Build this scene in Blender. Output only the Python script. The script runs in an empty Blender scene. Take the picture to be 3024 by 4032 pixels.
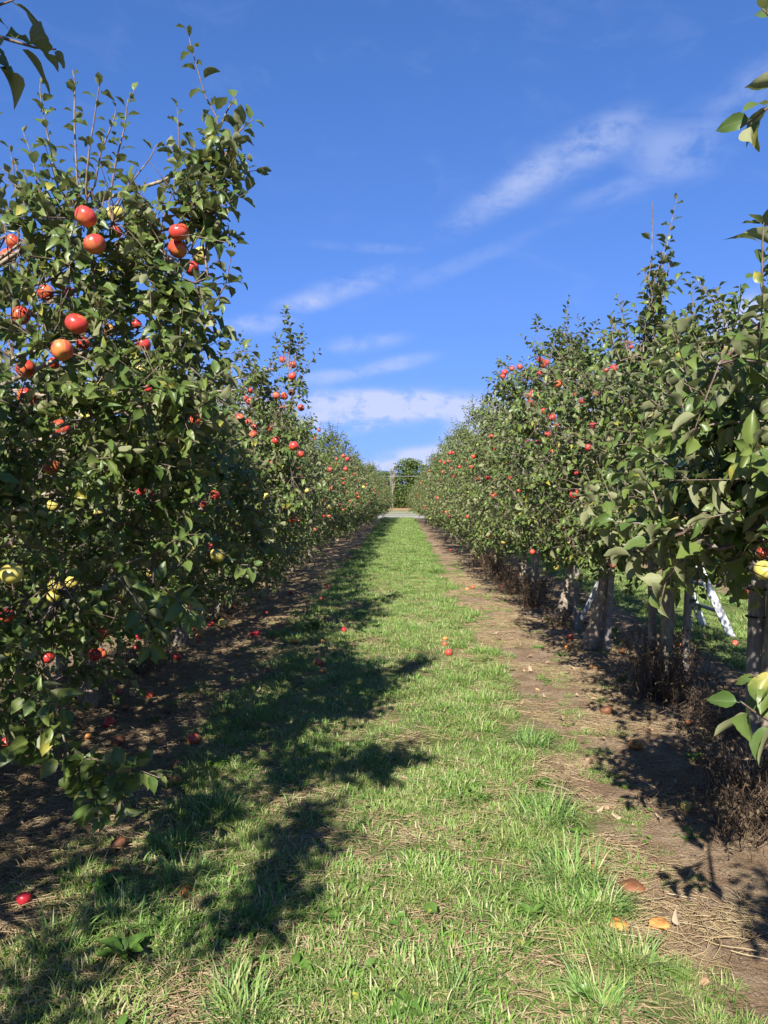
import bpy, math, random
import numpy as np
from mathutils import Vector, Matrix

C = bpy.context.scene.collection
PI = math.pi
# ------------------------------------------------------------------ camera
CAM = np.array([0.0, 0.0, 1.55])
cam = bpy.data.objects.new('camera', bpy.data.cameras.new('camera'))
C.objects.link(cam)
cam.location = CAM
cam.rotation_euler = (math.radians(90 - 1.035), 0, math.radians(1.33))
cam.data.sensor_fit = 'HORIZONTAL'
cam.data.sensor_width = 36.0
cam.data.lens = 36.04
cam.data.clip_start = 0.05
cam.data.clip_end = 3000
bpy.context.scene.camera = cam

# ------------------------------------------------------------------ light
SUN_EL, SUN_HEAD = math.radians(37), math.radians(14)      # light travels towards +Y, turned 14 degrees to +X
LD = np.array([math.sin(SUN_HEAD)*math.cos(SUN_EL), math.cos(SUN_HEAD)*math.cos(SUN_EL), -math.sin(SUN_EL)])
sl = bpy.data.lights.new('sun', 'SUN')
sl.energy = 5.0
sl.angle = math.radians(0.53)
sl.color = (1.0, 0.945, 0.86)
so = bpy.data.objects.new('sun', sl)
C.objects.link(so)
so.rotation_euler = Vector(LD).to_track_quat('-Z', 'Y').to_euler()
so.location = (-10, -20, 30)

sc = bpy.context.scene
sc.view_settings.view_transform = 'Standard'
sc.view_settings.look = 'None'
sc.view_settings.exposure = 1.06
sc.view_settings.gamma = 1
sc.cycles.max_bounces = 6
sc.cycles.transparent_max_bounces = 4
sc.cycles.diffuse_bounces = 3

W = bpy.data.worlds.new('World')
sc.world = W
W.use_nodes = True
nt = W.node_tree
nt.nodes.clear()


class NG:
    """small helper for building node maths"""
    def __init__(s, tree):
        s.t = tree
    def n(s, kind, **kw):
        o = s.t.nodes.new(kind)
        for k, v in kw.items():
            setattr(o, k, v)
        return o
    def put(s, sock, v):
        if hasattr(v, 'is_output') or isinstance(v, bpy.types.NodeSocket):
            s.t.links.new(v, sock)
        else:
            sock.default_value = v
    def m(s, op, a, b=0.0, c=None, clamp=False):
        o = s.n('ShaderNodeMath', operation=op, use_clamp=clamp)
        s.put(o.inputs[0], a); s.put(o.inputs[1], b)
        if c is not None: s.put(o.inputs[2], c)
        return o.outputs[0]
    def mix(s, f, a, b):
        o = s.n('ShaderNodeMix', data_type='RGBA')
        s.put(o.inputs[0], f)
        s.put(o.inputs[6], a if not isinstance(a, tuple) else (*a[:3], 1))
        s.put(o.inputs[7], b if not isinstance(b, tuple) else (*b[:3], 1))
        return o.outputs[2]
    def ramp(s, f, lo, hi, smooth=True):
        o = s.n('ShaderNodeMapRange', interpolation_type='SMOOTHSTEP' if smooth else 'LINEAR')
        s.put(o.inputs[0], f); s.put(o.inputs[1], lo); s.put(o.inputs[2], hi)
        return o.outputs[0]
    def noise(s, vec, scale, detail=3, rough=.5, dist=0.0):
        o = s.n('ShaderNodeTexNoise')
        if vec is not None: s.t.links.new(vec, o.inputs['Vector'])
        o.inputs['Scale'].default_value = scale; o.inputs['Detail'].default_value = detail
        o.inputs['Roughness'].default_value = rough; o.inputs['Distortion'].default_value = dist
        return o.outputs[0]
    def comb(s, x, y, z=0.0):
        o = s.n('ShaderNodeCombineXYZ')
        s.put(o.inputs[0], x); s.put(o.inputs[1], y); s.put(o.inputs[2], z)
        return o.outputs[0]
    def sep(s, v):
        o = s.n('ShaderNodeSeparateXYZ'); s.t.links.new(v, o.inputs[0])
        return o.outputs


g = NG(nt)
sky = g.n('ShaderNodeTexSky', sky_type='NISHITA')
sky.sun_disc = False
sky.sun_elevation = SUN_EL
sky.sun_rotation = math.radians(180) + SUN_HEAD
sky.air_density = 0.72
sky.dust_density = 0.0
sky.ozone_density = 4.0
tc = g.n('ShaderNodeTexCoord')
X, Y, Z = g.sep(tc.outputs['Generated'])[:3]
az = g.m('ARCTAN2', X, Y)
el = g.m('ARCSINE', Z)
# (azimuth, elevation, half length, half width, slope, strength) of the fair-weather wisps
CLOUDS = [(.125, .372, .075, .018, .48, .50), (.20, .408, .075, .026, .40, .55), (.262, .430, .045, .022, .3, .45), (.335, .402, .055, .028, -.15, .50), (.27, .37, .06, .012, .2, .3), (.425, .455, .07, .022, .5, .35),
          (-.075, .272, .075, .014, .28, .40), (-.13, .250, .035, .010, .1, .4), (.00, .127, .135, .017, -.03, 1.6), (-.08, .105, .075, .015, .05, 1.2), (.115, .095, .052, .036, .35, 1.5),
          (.03, .060, .055, .013, .1, 1.2), (-.03, .048, .09, .008, .05, .9), (-.19, .225, .05, .012, .1, .5), (-.25, .10, .08, .055, 0, 1.2),
          (-.05, .205, .05, .010, .1, .40), (-.01, .178, .05, .009, .2, .45), (-.09, .162, .045, .009, .1, .45),
          (.43, .20, .06, .04, .1, 1.2), (-.05, .320, .06, .006, -.05, .3), (.30, .12, .10, .06, .1, 1.0),
          (.08, .30, .10, .010, .35, .22), (-.6, .12, .25, .03, .05, .8), (.8, .3, .2, .05, .3, .5), (-1.1, .35, .3, .06, .2, .5),
          (1.3, .12, .3, .04, 0, .8), (2.2, .3, .3, .05, .2, .5), (-2.0, .15, .3, .04, 0, .7), (3.0, .1, .3, .03, 0, .7)]
acc = None
for (a0, e0, la, lb, sl_, st) in CLOUDS:
    e0 -= .0066; st *= .72 if e0 > .29 else 1.0
    cs, sn = math.cos(math.atan(sl_)), math.sin(math.atan(sl_))
    dx = g.m('SUBTRACT', az, a0); dy = g.m('SUBTRACT', el, e0)
    u = g.m('ADD', g.m('MULTIPLY', dx, cs/la), g.m('MULTIPLY', dy, sn/la))
    v = g.m('ADD', g.m('MULTIPLY', dx, -sn/lb), g.m('MULTIPLY', dy, cs/lb))
    r = g.m('ADD', g.m('MULTIPLY', u, u), g.m('MULTIPLY', v, v))
    w = g.m('MULTIPLY', g.m('EXPONENT', g.m('MULTIPLY', g.m('POWER', r, 1.6), -1.0)), st)
    acc = w if acc is None else g.m('ADD', acc, w)
cv = g.comb(g.m('ADD', g.m('MULTIPLY', az, 12.0), g.m('MULTIPLY', el, 4.0)), g.m('MULTIPLY', el, 26.0), 3.7)
n1 = g.noise(cv, 1.0, 5, .55, .5)
n2 = g.noise(g.comb(g.m('MULTIPLY', az, 40.0), g.m('MULTIPLY', el, 60.0), 1.3), 1.0, 4, .6, .3)
nn = g.m('ADD', g.m('MULTIPLY', n1, .62), g.m('MULTIPLY', n2, .38))
body = g.m('MULTIPLY', acc, g.ramp(nn, .32, .60))
veil = g.m('MULTIPLY', g.ramp(n1, .50, .85), .08)
alpha = g.m('MINIMUM', g.m('ADD', body, veil), .86)
alpha = g.m('MULTIPLY', alpha, g.ramp(el, -.02, .02))
cloudcol = g.mix(g.ramp(el, .05, .35), (3.5, 3.8, 5.1), (3.0, 3.5, 5.1))
# paler blue towards the horizon is the Nishita sky's own; the tint only sets the white balance of the camera
tint = g.n('ShaderNodeMix', data_type='RGBA', blend_type='MULTIPLY')
tint.inputs[0].default_value = 1.0
nt.links.new(sky.outputs[0], tint.inputs[6]); tint.inputs[7].default_value = (.73, 1.17, 1.69, 1)
# even soft shoulder over the whole sky, as the phone's tone curve gives
den = g.n('ShaderNodeVectorMath', operation='MULTIPLY_ADD')
nt.links.new(tint.outputs[2], den.inputs[0]); den.inputs[1].default_value = (.40, .25, .09); den.inputs[2].default_value = (1, 1, 1)
div = g.n('ShaderNodeVectorMath', operation='DIVIDE')
nt.links.new(tint.outputs[2], div.inputs[0]); nt.links.new(den.outputs[0], div.inputs[1])
skymix = g.mix(alpha, div.outputs[0], cloudcol)
bg = g.n('ShaderNodeBackground')
bg.inputs['Strength'].default_value = 0.092
nt.links.new(skymix, bg.inputs['Color'])
wo = g.n('ShaderNodeOutputWorld')
nt.links.new(bg.outputs[0], wo.inputs['Surface'])

# ------------------------------------------------------------------ helpers
def tag(o, label=None, cat=None, group=None, kind=None):
    if label: o['label'] = label
    if cat: o['category'] = cat
    if group: o['group'] = group
    if kind: o['kind'] = kind
    return o

def link(name, data, parent=None, loc=None):
    o = bpy.data.objects.new(name, data)
    C.objects.link(o)
    if parent is not None: o.parent = parent
    if loc is not None: o.location = loc
    return o

def empty(name, loc, rz=0.0):
    o = link(name, None, None, loc)
    o.rotation_euler = (0, 0, rz)
    o.empty_display_size = .2
    return o

def mesh(name, V, loops, sizes, mats, smooth=True, attrs=None, midx=None):
    me = bpy.data.meshes.new(name)
    V = np.asarray(V, dtype=np.float32)
    loops = np.asarray(loops, dtype=np.int32); sizes = np.asarray(sizes, dtype=np.int32)
    me.vertices.add(len(V)); me.vertices.foreach_set('co', V.ravel())
    me.loops.add(len(loops)); me.loops.foreach_set('vertex_index', loops)
    me.polygons.add(len(sizes))
    st = np.zeros(len(sizes), dtype=np.int32); st[1:] = np.cumsum(sizes)[:-1]
    me.polygons.foreach_set('loop_start', st); me.polygons.foreach_set('loop_total', sizes)
    if midx is not None: me.polygons.foreach_set('material_index', np.asarray(midx, dtype=np.int32))
    me.polygons.foreach_set('use_smooth', np.full(len(sizes), smooth, dtype=bool))
    me.update(calc_edges=True)
    for k, a in (attrs or {}).items():
        a = np.asarray(a, dtype=np.float32)
        if a.ndim == 1:
            at_ = me.attributes.new(k, 'FLOAT', 'POINT'); at_.data.foreach_set('value', a)
        else:
            at_ = me.attributes.new(k, 'FLOAT_VECTOR', 'POINT'); at_.data.foreach_set('vector', a.ravel())
    for m in (mats if isinstance(mats, (list, tuple)) else [mats]): me.materials.append(m)
    return me

class MB:
    """collects vertices and faces of one mesh"""
    def __init__(s): s.v = []; s.l = []; s.s = []; s.n = 0; s.r = []; s.mi = []
    def add(s, V, F, rnd=0.0, mi=0):
        V = np.asarray(V, float)
        s.v.append(V)
        for f in F:
            s.l.extend([i + s.n for i in f]); s.s.append(len(f)); s.mi.append(mi)
        s.r.append(np.full(len(V), rnd)); s.n += len(V)
    def tube(s, P, R, k=6, rnd=0.0, cap=True, mi=0):
        P = np.asarray(P, float); R = np.broadcast_to(np.asarray(R, float), (len(P),))
        T = np.gradient(P, axis=0); T /= np.linalg.norm(T, axis=1)[:, None] + 1e-9
        ref = np.array([1., 0, 0]) if abs(T[0][0]) < .8 else np.array([0, 1., 0])
        A = np.cross(T, ref); A /= np.linalg.norm(A, axis=1)[:, None] + 1e-9
        B = np.cross(T, A)
        th = np.arange(k) * 2 * PI / k
        V = (P[:, None, :] + R[:, None, None] * (np.cos(th)[None, :, None] * A[:, None, :] + np.sin(th)[None, :, None] * B[:, None, :])).reshape(-1, 3)
        F = []
        for i in range(len(P) - 1):
            for j in range(k):
                F.append((i*k+j, i*k+(j+1) % k, (i+1)*k+(j+1) % k, (i+1)*k+j))
        if cap: F.append(tuple(range((len(P)-1)*k, len(P)*k))); F.append(tuple(reversed(range(k))))
        s.add(V, F, rnd, mi)
    def box(s, c, sz, M=None, bev=0.0, mi=0):
        hx, hy, hz = [a/2 for a in sz]
        if bev <= 0:
            V = np.array([(x, y, z) for z in (-hz, hz) for y in (-hy, hy) for x in (-hx, hx)])
            F = [(0, 2, 3, 1), (4, 5, 7, 6), (0, 1, 5, 4), (2, 6, 7, 3), (0, 4, 6, 2), (1, 3, 7, 5)]
        else:
            b = bev; q = []
            for (ax, ay) in ((hx, hy),):
                ring = [(-ax+b, -ay), (ax-b, -ay), (ax, -ay+b), (ax, ay-b), (ax-b, ay), (-ax+b, ay), (-ax, ay-b), (-ax, -ay+b)]
            V = np.array([(x, y, -hz) for x, y in ring] + [(x, y, hz) for x, y in ring])
            F = [tuple(reversed(range(8))), tuple(range(8, 16))] + [(i, (i+1) % 8, 8+(i+1) % 8, 8+i) for i in range(8)]
        if M is not None: V = V @ np.asarray(M).T
        s.add(V + np.asarray(c), F, 0.0, mi)
    def build(s, name, mats, parent=None, smooth=True, loc=None):
        me = mesh(name, np.concatenate(s.v), s.l, s.s, mats, smooth, {'rnd': np.concatenate(s.r)}, s.mi)
        return link(name, me, parent, loc)

def hgt(x, y):
    """gentle unevenness of the orchard floor"""
    x = np.asarray(x, float); y = np.asarray(y, float)
    h = .012*np.sin(x*1.7+.6)*np.sin(y*1.1+.3) + .008*np.sin(x*4.1+y*2.3) + .006*np.sin(x*7.3-y*5.1+1.2) + .004*np.sin(x*13.7+y*11.9)
    f = np.clip((58-y)/8, 0, 1)
    return h*f

# ------------------------------------------------------------------ materials
def mat(name):
    m = bpy.data.materials.new(name); m.use_nodes = True
    t = m.node_tree
    b = t.nodes['Principled BSDF']
    return m, NG(t), b

def bump(g, b, h, strength=.5, dist=.01):
    o = g.n('ShaderNodeBump'); o.inputs['Strength'].default_value = strength; o.inputs['Distance'].default_value = dist
    g.put(o.inputs['Height'], h)
    g.t.links.new(o.outputs[0], b.inputs['Normal'])

def attr(g, name, what='Fac'):
    o = g.n('ShaderNodeAttribute', attribute_name=name)
    return o.outputs[what]

def leaf_material(name, top, top2, under, yellow=.06, brown=0.0, trans=.24, rough=.42):
    m, g, b = mat(name)
    r = g.m('FRACT', g.m('ADD', attr(g, 'rnd'), g.n('ShaderNodeObjectInfo').outputs['Random']))
    lv = attr(g, 'lv', 'Vector')
    u, v, w = g.sep(lv)[:3]
    r2 = g.m('FRACT', g.m('MULTIPLY', r, 17.31))
    r3 = g.m('FRACT', g.m('MULTIPLY', r, 91.7))
    col = g.mix(r2, top, top2)
    # pale midrib and side veins
    au = g.m('ABSOLUTE', u)
    vein = g.m('SINE', g.m('MULTIPLY', g.m('SUBTRACT', v, g.m('MULTIPLY', au, .55)), 52.0))
    vein = g.m('MULTIPLY', g.ramp(vein, .75, 1.0), .25)
    rib = g.ramp(au, .10, .02)
    vr = g.m('MAXIMUM', vein, g.m('MULTIPLY', rib, .6))
    col = g.mix(vr, col, (.16, .20, .07))
    # autumn yellowing from the tip, blotches on some
    geo = g.n('ShaderNodeNewGeometry')
    nz = g.noise(geo.outputs['Position'], 55.0, 3, .6)
    yel = g.m('MULTIPLY', g.ramp(r3, 1.0 - yellow, 1.0 - yellow*.6), g.ramp(g.m('ADD', g.m('MULTIPLY', v, .8), g.m('MULTIPLY', nz, .7)), .45, .95))
    col = g.mix(g.m('MULTIPLY', yel, .8), col, (.40, .35, .06))
    spot = g.m('MULTIPLY', g.ramp(nz, .66, .74), g.ramp(r3, .35, .55))
    col = g.mix(g.m('MULTIPLY', spot, .7), col, (.10, .065, .03))
    und = g.mix(r3, under, tuple(c*.72 for c in under))
    und = g.mix(g.m('MULTIPLY', rib, .6), und, (.33, .32, .22))
    und = g.mix(g.m('MULTIPLY', yel, .8), und, (.42, .36, .12))
    bf = geo.outputs['Backfacing']
    c = g.mix(bf, col, und)
    if brown: c = g.mix(g.m('MULTIPLY', g.ramp(r, 1-brown, 1-brown*.8), .9), c, (.17, .10, .05))
    g.t.links.new(c, b.inputs['Base Color'])
    g.put(b.inputs['Roughness'], g.m('ADD', rough, g.m('MULTIPLY', bf, .35)))
    b.inputs['Specular IOR Level'].default_value = .36
    tr = g.n('ShaderNodeBsdfTranslucent')
    tcol = g.mix(.5, c, (.16, .24, .03))
    g.t.links.new(tcol, tr.inputs['Color'])
    mx = g.n('ShaderNodeMixShader'); mx.inputs[0].default_value = trans
    g.t.links.new(b.outputs[0], mx.inputs[1]); g.t.links.new(tr.outputs[0], mx.inputs[2])
    g.t.links.new(mx.outputs[0], g.t.nodes['Material Output'].inputs['Surface'])
    return m

M_LEAF = leaf_material('apple_leaf', (.066, .118, .026), (.150, .195, .045), (.27, .285, .14), yellow=.055, rough=.40)
M_WOODLEAF = leaf_material('woodland_leaf', (.075, .130, .028), (.13, .19, .04), (.15, .19, .07), yellow=.03)
M_WEEDLEAF = leaf_material('weed_leaf', (.075, .155, .025), (.11, .21, .035), (.12, .20, .06), yellow=.02)
M_DRYLEAF = leaf_material('dry_leaf', (.30, .19, .11), (.40, .27, .16), (.42, .31, .20), yellow=0.02, trans=.05, rough=.75)
M_DEADLEAF = leaf_material('dead_weed_leaf', (.07, .045, .028), (.14, .095, .055), (.13, .09, .06), yellow=0.02, trans=.05, rough=.85)

def bark_material(name, c1, c2, c3, scale=60.0, bs=.6):
    m, g, b = mat(name)
    tco = g.n('ShaderNodeTexCoord').outputs['Object']
    mp = g.n('ShaderNodeMapping'); mp.inputs['Scale'].default_value = (1, 1, .25)
    g.t.links.new(tco, mp.inputs[0])
    n1 = g.noise(mp.outputs[0], scale, 5, .65)
    n2 = g.noise(tco, scale*.22, 3, .6)
    n3 = g.noise(tco, scale*.8, 4, .7)
    c = g.mix(g.ramp(n1, .35, .65), c1, c2)
    c = g.mix(g.m('MULTIPLY', g.ramp(n2, .50, .64), .7), c, c3)
    g.t.links.new(c, b.inputs['Base Color'])
    b.inputs['Roughness'].default_value = .85
    b.inputs['Specular IOR Level'].default_value = .2
    bump(g, b, g.m('ADD', n1, g.m('MULTIPLY', n3, .4)), bs, .006)
    return m

M_BARK = bark_material('apple_bark', (.20, .155, .11), (.38, .31, .235), (.30, .30, .20), 45, 1.0)
M_TWIG = bark_material('apple_twig', (.13, .085, .065), (.22, .16, .12), (.28, .25, .22), 120, .3)
M_POST = bark_material('weathered_post', (.20, .18, .16), (.30, .27, .24), (.15, .125, .105), 45, .8)
M_GREY = bark_material('far_bark', (.12, .09, .07), (.2, .16, .12), (.14, .13, .09), 6, .4)
M_PALEBARK = bark_material('dead_pale_bark', (.30, .26, .20), (.38, .33, .27), (.24, .20, .16), 8, .3)
M_STALK = bark_material('dead_stalk', (.10, .066, .043), (.20, .14, .09), (.07, .045, .03), 90, .3)

def apple_material(name, base, over, amount, streak, rot=0.0):
    m, g, b = mat(name)
    tco = g.n('ShaderNodeTexCoord').outputs['Object']
    oi = g.n('ShaderNodeObjectInfo').outputs['Random']
    off = g.n('ShaderNodeVectorMath', operation='ADD')
    g.t.links.new(tco, off.inputs[0]); g.t.links.new(g.comb(oi, g.m('MULTIPLY', oi, 3.1), 0.0), off.inputs[1])
    x, y, z = g.sep(tco)[:3]
    th = g.m('ARCTAN2', y, x)
    st = g.noise(g.comb(g.m('MULTIPLY', th, 5.0), g.m('MULTIPLY', z, 8.0), oi), 1.6, 4, .6)
    big = g.noise(off.outputs[0], 14.0, 2, .5)
    f = g.ramp(g.m('ADD', g.m('MULTIPLY', st, streak), big), amount, amount + .28)
    c = g.mix(f, base, over)
    vor = g.n('ShaderNodeTexVoronoi'); vor.inputs['Scale'].default_value = 190
    g.t.links.new(tco, vor.inputs['Vector'])
    c = g.mix(g.m('MULTIPLY', g.ramp(vor.outputs['Distance'], .22, .10), .35), c, (.55, .38, .20))
    rr = g.m('SQRT', g.m('ADD', g.m('MULTIPLY', x, x), g.m('MULTIPLY', y, y)))
    c = g.mix(g.m('MULTIPLY', g.ramp(rr, .012, .003), .8), c, (.22, .17, .05))
    if rot:
        rn = g.noise(off.outputs[0], 22.0, 4, .6)
        c = g.mix(g.m('MULTIPLY', g.ramp(rn, 1-rot-.1, 1-rot+.1), .85), c, (.13, .055, .025))
    g.t.links.new(c, b.inputs['Base Color'])
    g.put(b.inputs['Roughness'], .33 if not rot else .6)
    b.inputs['Specular IOR Level'].default_value = .45
    b.inputs['Subsurface Weight'].default_value = 0.0
    if rot: bump(g, b, g.noise(tco, 90, 4, .6), .5, .004)
    return m

APMAT = {
 'red': apple_material('red_apple_skin', (.58, .16, .06), (.52, .045, .038), .55, .55),
 'blush': apple_material('blushed_apple_skin', (.60, .22, .06), (.54, .07, .045), .56, .6),
 'yellow': apple_material('yellow_apple_skin', (.54, .46, .11), (.60, .17, .05), .92, .6),
 'orange': apple_material('soft_orange_apple_skin', (.62, .27, .07), (.48, .10, .035), .8, .5, .42),
 'brown': apple_material('brown_rotten_apple_skin', (.22, .085, .035), (.28, .06, .03), .75, .4, .55),
 'crimson': apple_material('crimson_apple_skin', (.42, .02, .03), (.30, .012, .02), .75, .4),
}

def plain(name, col, rough=.6, metal=0.0, var=.15, scale=30.0, spec=.4):
    m, g, b = mat(name)
    tco = g.n('ShaderNodeTexCoord').outputs['Object']
    n = g.noise(tco, scale, 4, .6)
    c = g.mix(n, tuple(x*(1-var) for x in col), tuple(min(1, x*(1+var)) for x in col))
    g.t.links.new(c, b.inputs['Base Color'])
    b.inputs['Roughness'].default_value = rough; b.inputs['Metallic'].default_value = metal
    b.inputs['Specular IOR Level'].default_value = spec
    bump(g, b, n, .15, .003)
    return m

M_ALU = plain('ladder_aluminium', (.62, .62, .62), .5, .25, .12, 18)
M_RUNG = plain('ladder_rung', (.32, .33, .34), .5, .6, .15, 30)
M_TIE = plain('black_tie', (.015, .015, .017), .5)
M_STEM = plain('apple_stem', (.13, .08, .04), .8)
M_WIRE = plain('pale_wire', (.6, .6, .62), .4, .0)
M_STONE = plain('pebble', (.15, .105, .075), .8, 0, .3, 60)

def blade_material(name, cols, trans=.3):
    """cols: (threshold, colour) picked by each blade's own random number"""
    m, g, b = mat(name)
    oi = g.n('ShaderNodeObjectInfo').outputs['Random']
    a = attr(g, 'rnd')
    r = g.m('FRACT', g.m('ADD', a, g.m('MULTIPLY', oi, .23)))
    cr = g.n('ShaderNodeValToRGB'); g.t.links.new(r, cr.inputs[0])
    e = cr.color_ramp.elements
    e[0].position, e[0].color = cols[0][0], (*cols[0][1], 1)
    e[1].position, e[1].color = cols[-1][0], (*cols[-1][1], 1)
    for p, c in cols[1:-1]:
        q = e.new(p); q.color = (*c, 1)
    geo = g.n('ShaderNodeNewGeometry')
    big = g.noise(geo.outputs['Position'], 1.6, 3, .6)
    c = g.mix(g.m('MULTIPLY', g.ramp(big, .45, .70), .30), cr.outputs[0], (.36, .34, .12))
    g.t.links.new(c, b.inputs['Base Color'])
    b.inputs['Roughness'].default_value = .5; b.inputs['Specular IOR Level'].default_value = .35
    tr = g.n('ShaderNodeBsdfTranslucent'); g.t.links.new(c, tr.inputs['Color'])
    mx = g.n('ShaderNodeMixShader'); mx.inputs[0].default_value = trans
    g.t.links.new(b.outputs[0], mx.inputs[1]); g.t.links.new(tr.outputs[0], mx.inputs[2])
    g.t.links.new(mx.outputs[0], g.t.nodes['Material Output'].inputs['Surface'])
    return m

M_GRASS = blade_material('grass_blade', [(0, (.12, .25, .04)), (.32, (.18, .33, .055)), (.54, (.25, .39, .09)), (.68, (.13, .25, .06)), (.79, (.40, .42, .17)), (1.0, (.58, .50, .30))])
M_TUFT = blade_material('coarse_grass_blade', [(0, (.12, .24, .06)), (.4, (.17, .31, .085)), (.6, (.20, .35, .07)), (.80, (.30, .40, .12)), (1.0, (.50, .44, .24))])
M_STRAW = blade_material('straw', [(0, (.36, .26, .15)), (.4, (.50, .38, .22)), (.75, (.27, .18, .10)), (1.0, (.58, .47, .30))], .1)

# ground
M_GROUND, g, b = mat('orchard_floor')
pos = g.n('ShaderNodeNewGeometry').outputs['Position']
px, py, pz = g.sep(pos)[:3]
edge = g.m('MULTIPLY', g.m('SUBTRACT', g.noise(pos, 1.3, 4, .6), .5), .55)
q = g.m('ADD', g.m('ADD', px, .2 + 4.35*20.5), edge)
lane = g.m('ABSOLUTE', g.m('SUBTRACT', g.m('MULTIPLY', g.m('FRACT', g.m('DIVIDE', q, 4.35)), 4.35), 2.175))
isg = g.ramp(lane, 1.22, .98)
far = g.ramp(py, 58.5, 59.0)
isg = g.m('MAXIMUM', isg, far)
nf = g.noise(pos, 45.0, 5, .7); nm = g.noise(pos, 6.0, 4, .6); nb = g.noise(pos, .8, 3, .5)
mpn = g.n('ShaderNodeMapping'); mpn.inputs['Scale'].default_value = (1, .22, 1); mpn.inputs['Rotation'].default_value = (0, 0, .9)
g.t.links.new(pos, mpn.inputs[0])
ns = g.noise(mpn.outputs[0], 80.0, 4, .7, 1.5)
soil = g.mix(g.ramp(nm, .35, .7), (.245, .162, .096), (.385, .285, .18))
soil = g.mix(g.m('MULTIPLY', g.ramp(ns, .56, .66), .55), soil, (.56, .41, .27))
soil = g.mix(g.m('MULTIPLY', g.ramp(nf, .6, .75), .35), soil, (.12, .078, .05))
soil = g.mix(g.m('MULTIPLY', g.ramp(nb, .52, .68), .35), soil, (.14, .16, .06))
gr = g.mix(nf, (.085, .13, .03), (.20, .24, .08))
gr = g.mix(g.m('MULTIPLY', g.ramp(nm, .5, .7), .5), gr, (.26, .20, .11))
gr = g.mix(g.m('MULTIPLY', far, .8), gr, g.mix(nm, (.12, .17, .04), (.18, .22, .06)))
cc = g.mix(isg, soil, gr)
g.t.links.new(cc, b.inputs['Base Color'])
b.inputs['Roughness'].default_value = .95; b.inputs['Specular IOR Level'].default_value = .15
bump(g, b, g.m('ADD', g.m('ADD', nf, g.m('MULTIPLY', nm, 1.5)), g.m('MULTIPLY', ns, .5)), 1.0, .03)

def field_material(name, a_, b_, scale):
    m, g, b = mat(name)
    pos = g.n('ShaderNodeNewGeometry').outputs['Position']
    n = g.noise(pos, scale, 5, .65); n2 = g.noise(pos, scale*6, 3, .6)
    c = g.mix(g.m('ADD', g.m('MULTIPLY', n, .7), g.m('MULTIPLY', n2, .3)), a_, b_)
    g.t.links.new(c, b.inputs['Base Color']); b.inputs['Roughness'].default_value = .95
    b.inputs['Specular IOR Level'].default_value = .1
    bump(g, b, n2, .5, .05)
    return m
M_ROAD = field_material('pale_gravel', (.24, .22, .18), (.38, .35, .30), .7)
M_VERGE = field_material('mown_verge', (.16, .20, .07), (.26, .25, .12), .4)
M_FIELD = field_material('dry_field', (.30, .19, .09), (.40, .25, .12), .15)

# ------------------------------------------------------------------ ground
def coords(a, b, step, outer):
    mid = list(np.arange(a, b + step*.5, step))
    return np.array([-o for o in reversed(outer) if -o < a] + mid + [o for o in outer if o > b])
xs = coords(-9, 9, .12, [12, 18, 30, 60, 120, 250, 500, 900])
ys = np.array([-900, -300, -100, -30, -10, -3] + list(np.arange(-1, 26, .12)) + list(np.arange(27, 85, 2.0)) + [100, 160, 300, 600, 1200])
GX, GY = np.meshgrid(xs, ys)
GZ = hgt(GX, GY)
GZ[(abs(GX) > 10) | (GY < -2)] = 0
nx, ny = len(xs), len(ys)
I = (np.arange(ny-1)[:, None]*nx + np.arange(nx-1)[None, :]).ravel()
L = np.stack([I, I+1, I+nx+1, I+nx], 1).ravel()
gm = mesh('ground', np.stack([GX.ravel(), GY.ravel(), GZ.ravel()], 1), L, np.full(len(I), 4), M_GROUND)
tag(link('ground', gm), kind='structure')

def strip(name, y0, y1, z, m, wav=.3):
    n = 80
    x = np.linspace(-260, 260, n)
    w0 = y0 + wav*np.sin(x*.21) + wav*.5*np.sin(x*.83+1); w1 = y1 + wav*np.sin(x*.17+2)
    V = np.concatenate([np.stack([x, w0, np.full(n, z)], 1), np.stack([x, w1, np.full(n, z)], 1)])
    F = np.array([(i, i+1, n+i+1, n+i) for i in range(n-1)]).ravel()
    return tag(link(name, mesh(name, V, F, np.full(n-1, 4), m)), kind='structure')
strip('farm_road', 59.6, 68.2, .010, M_ROAD)
strip('grass_verge', 68.2, 70.5, .014, M_VERGE)
strip('gravel_track', 70.5, 74.5, .018, M_ROAD)
strip('mown_strip', 74.5, 81, .022, M_VERGE)
strip('yard_track', 81, 85, .026, M_ROAD)
strip('field_margin', 85, 94, .030, M_VERGE)
strip('dry_field', 94, 240, .034, M_FIELD)

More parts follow.
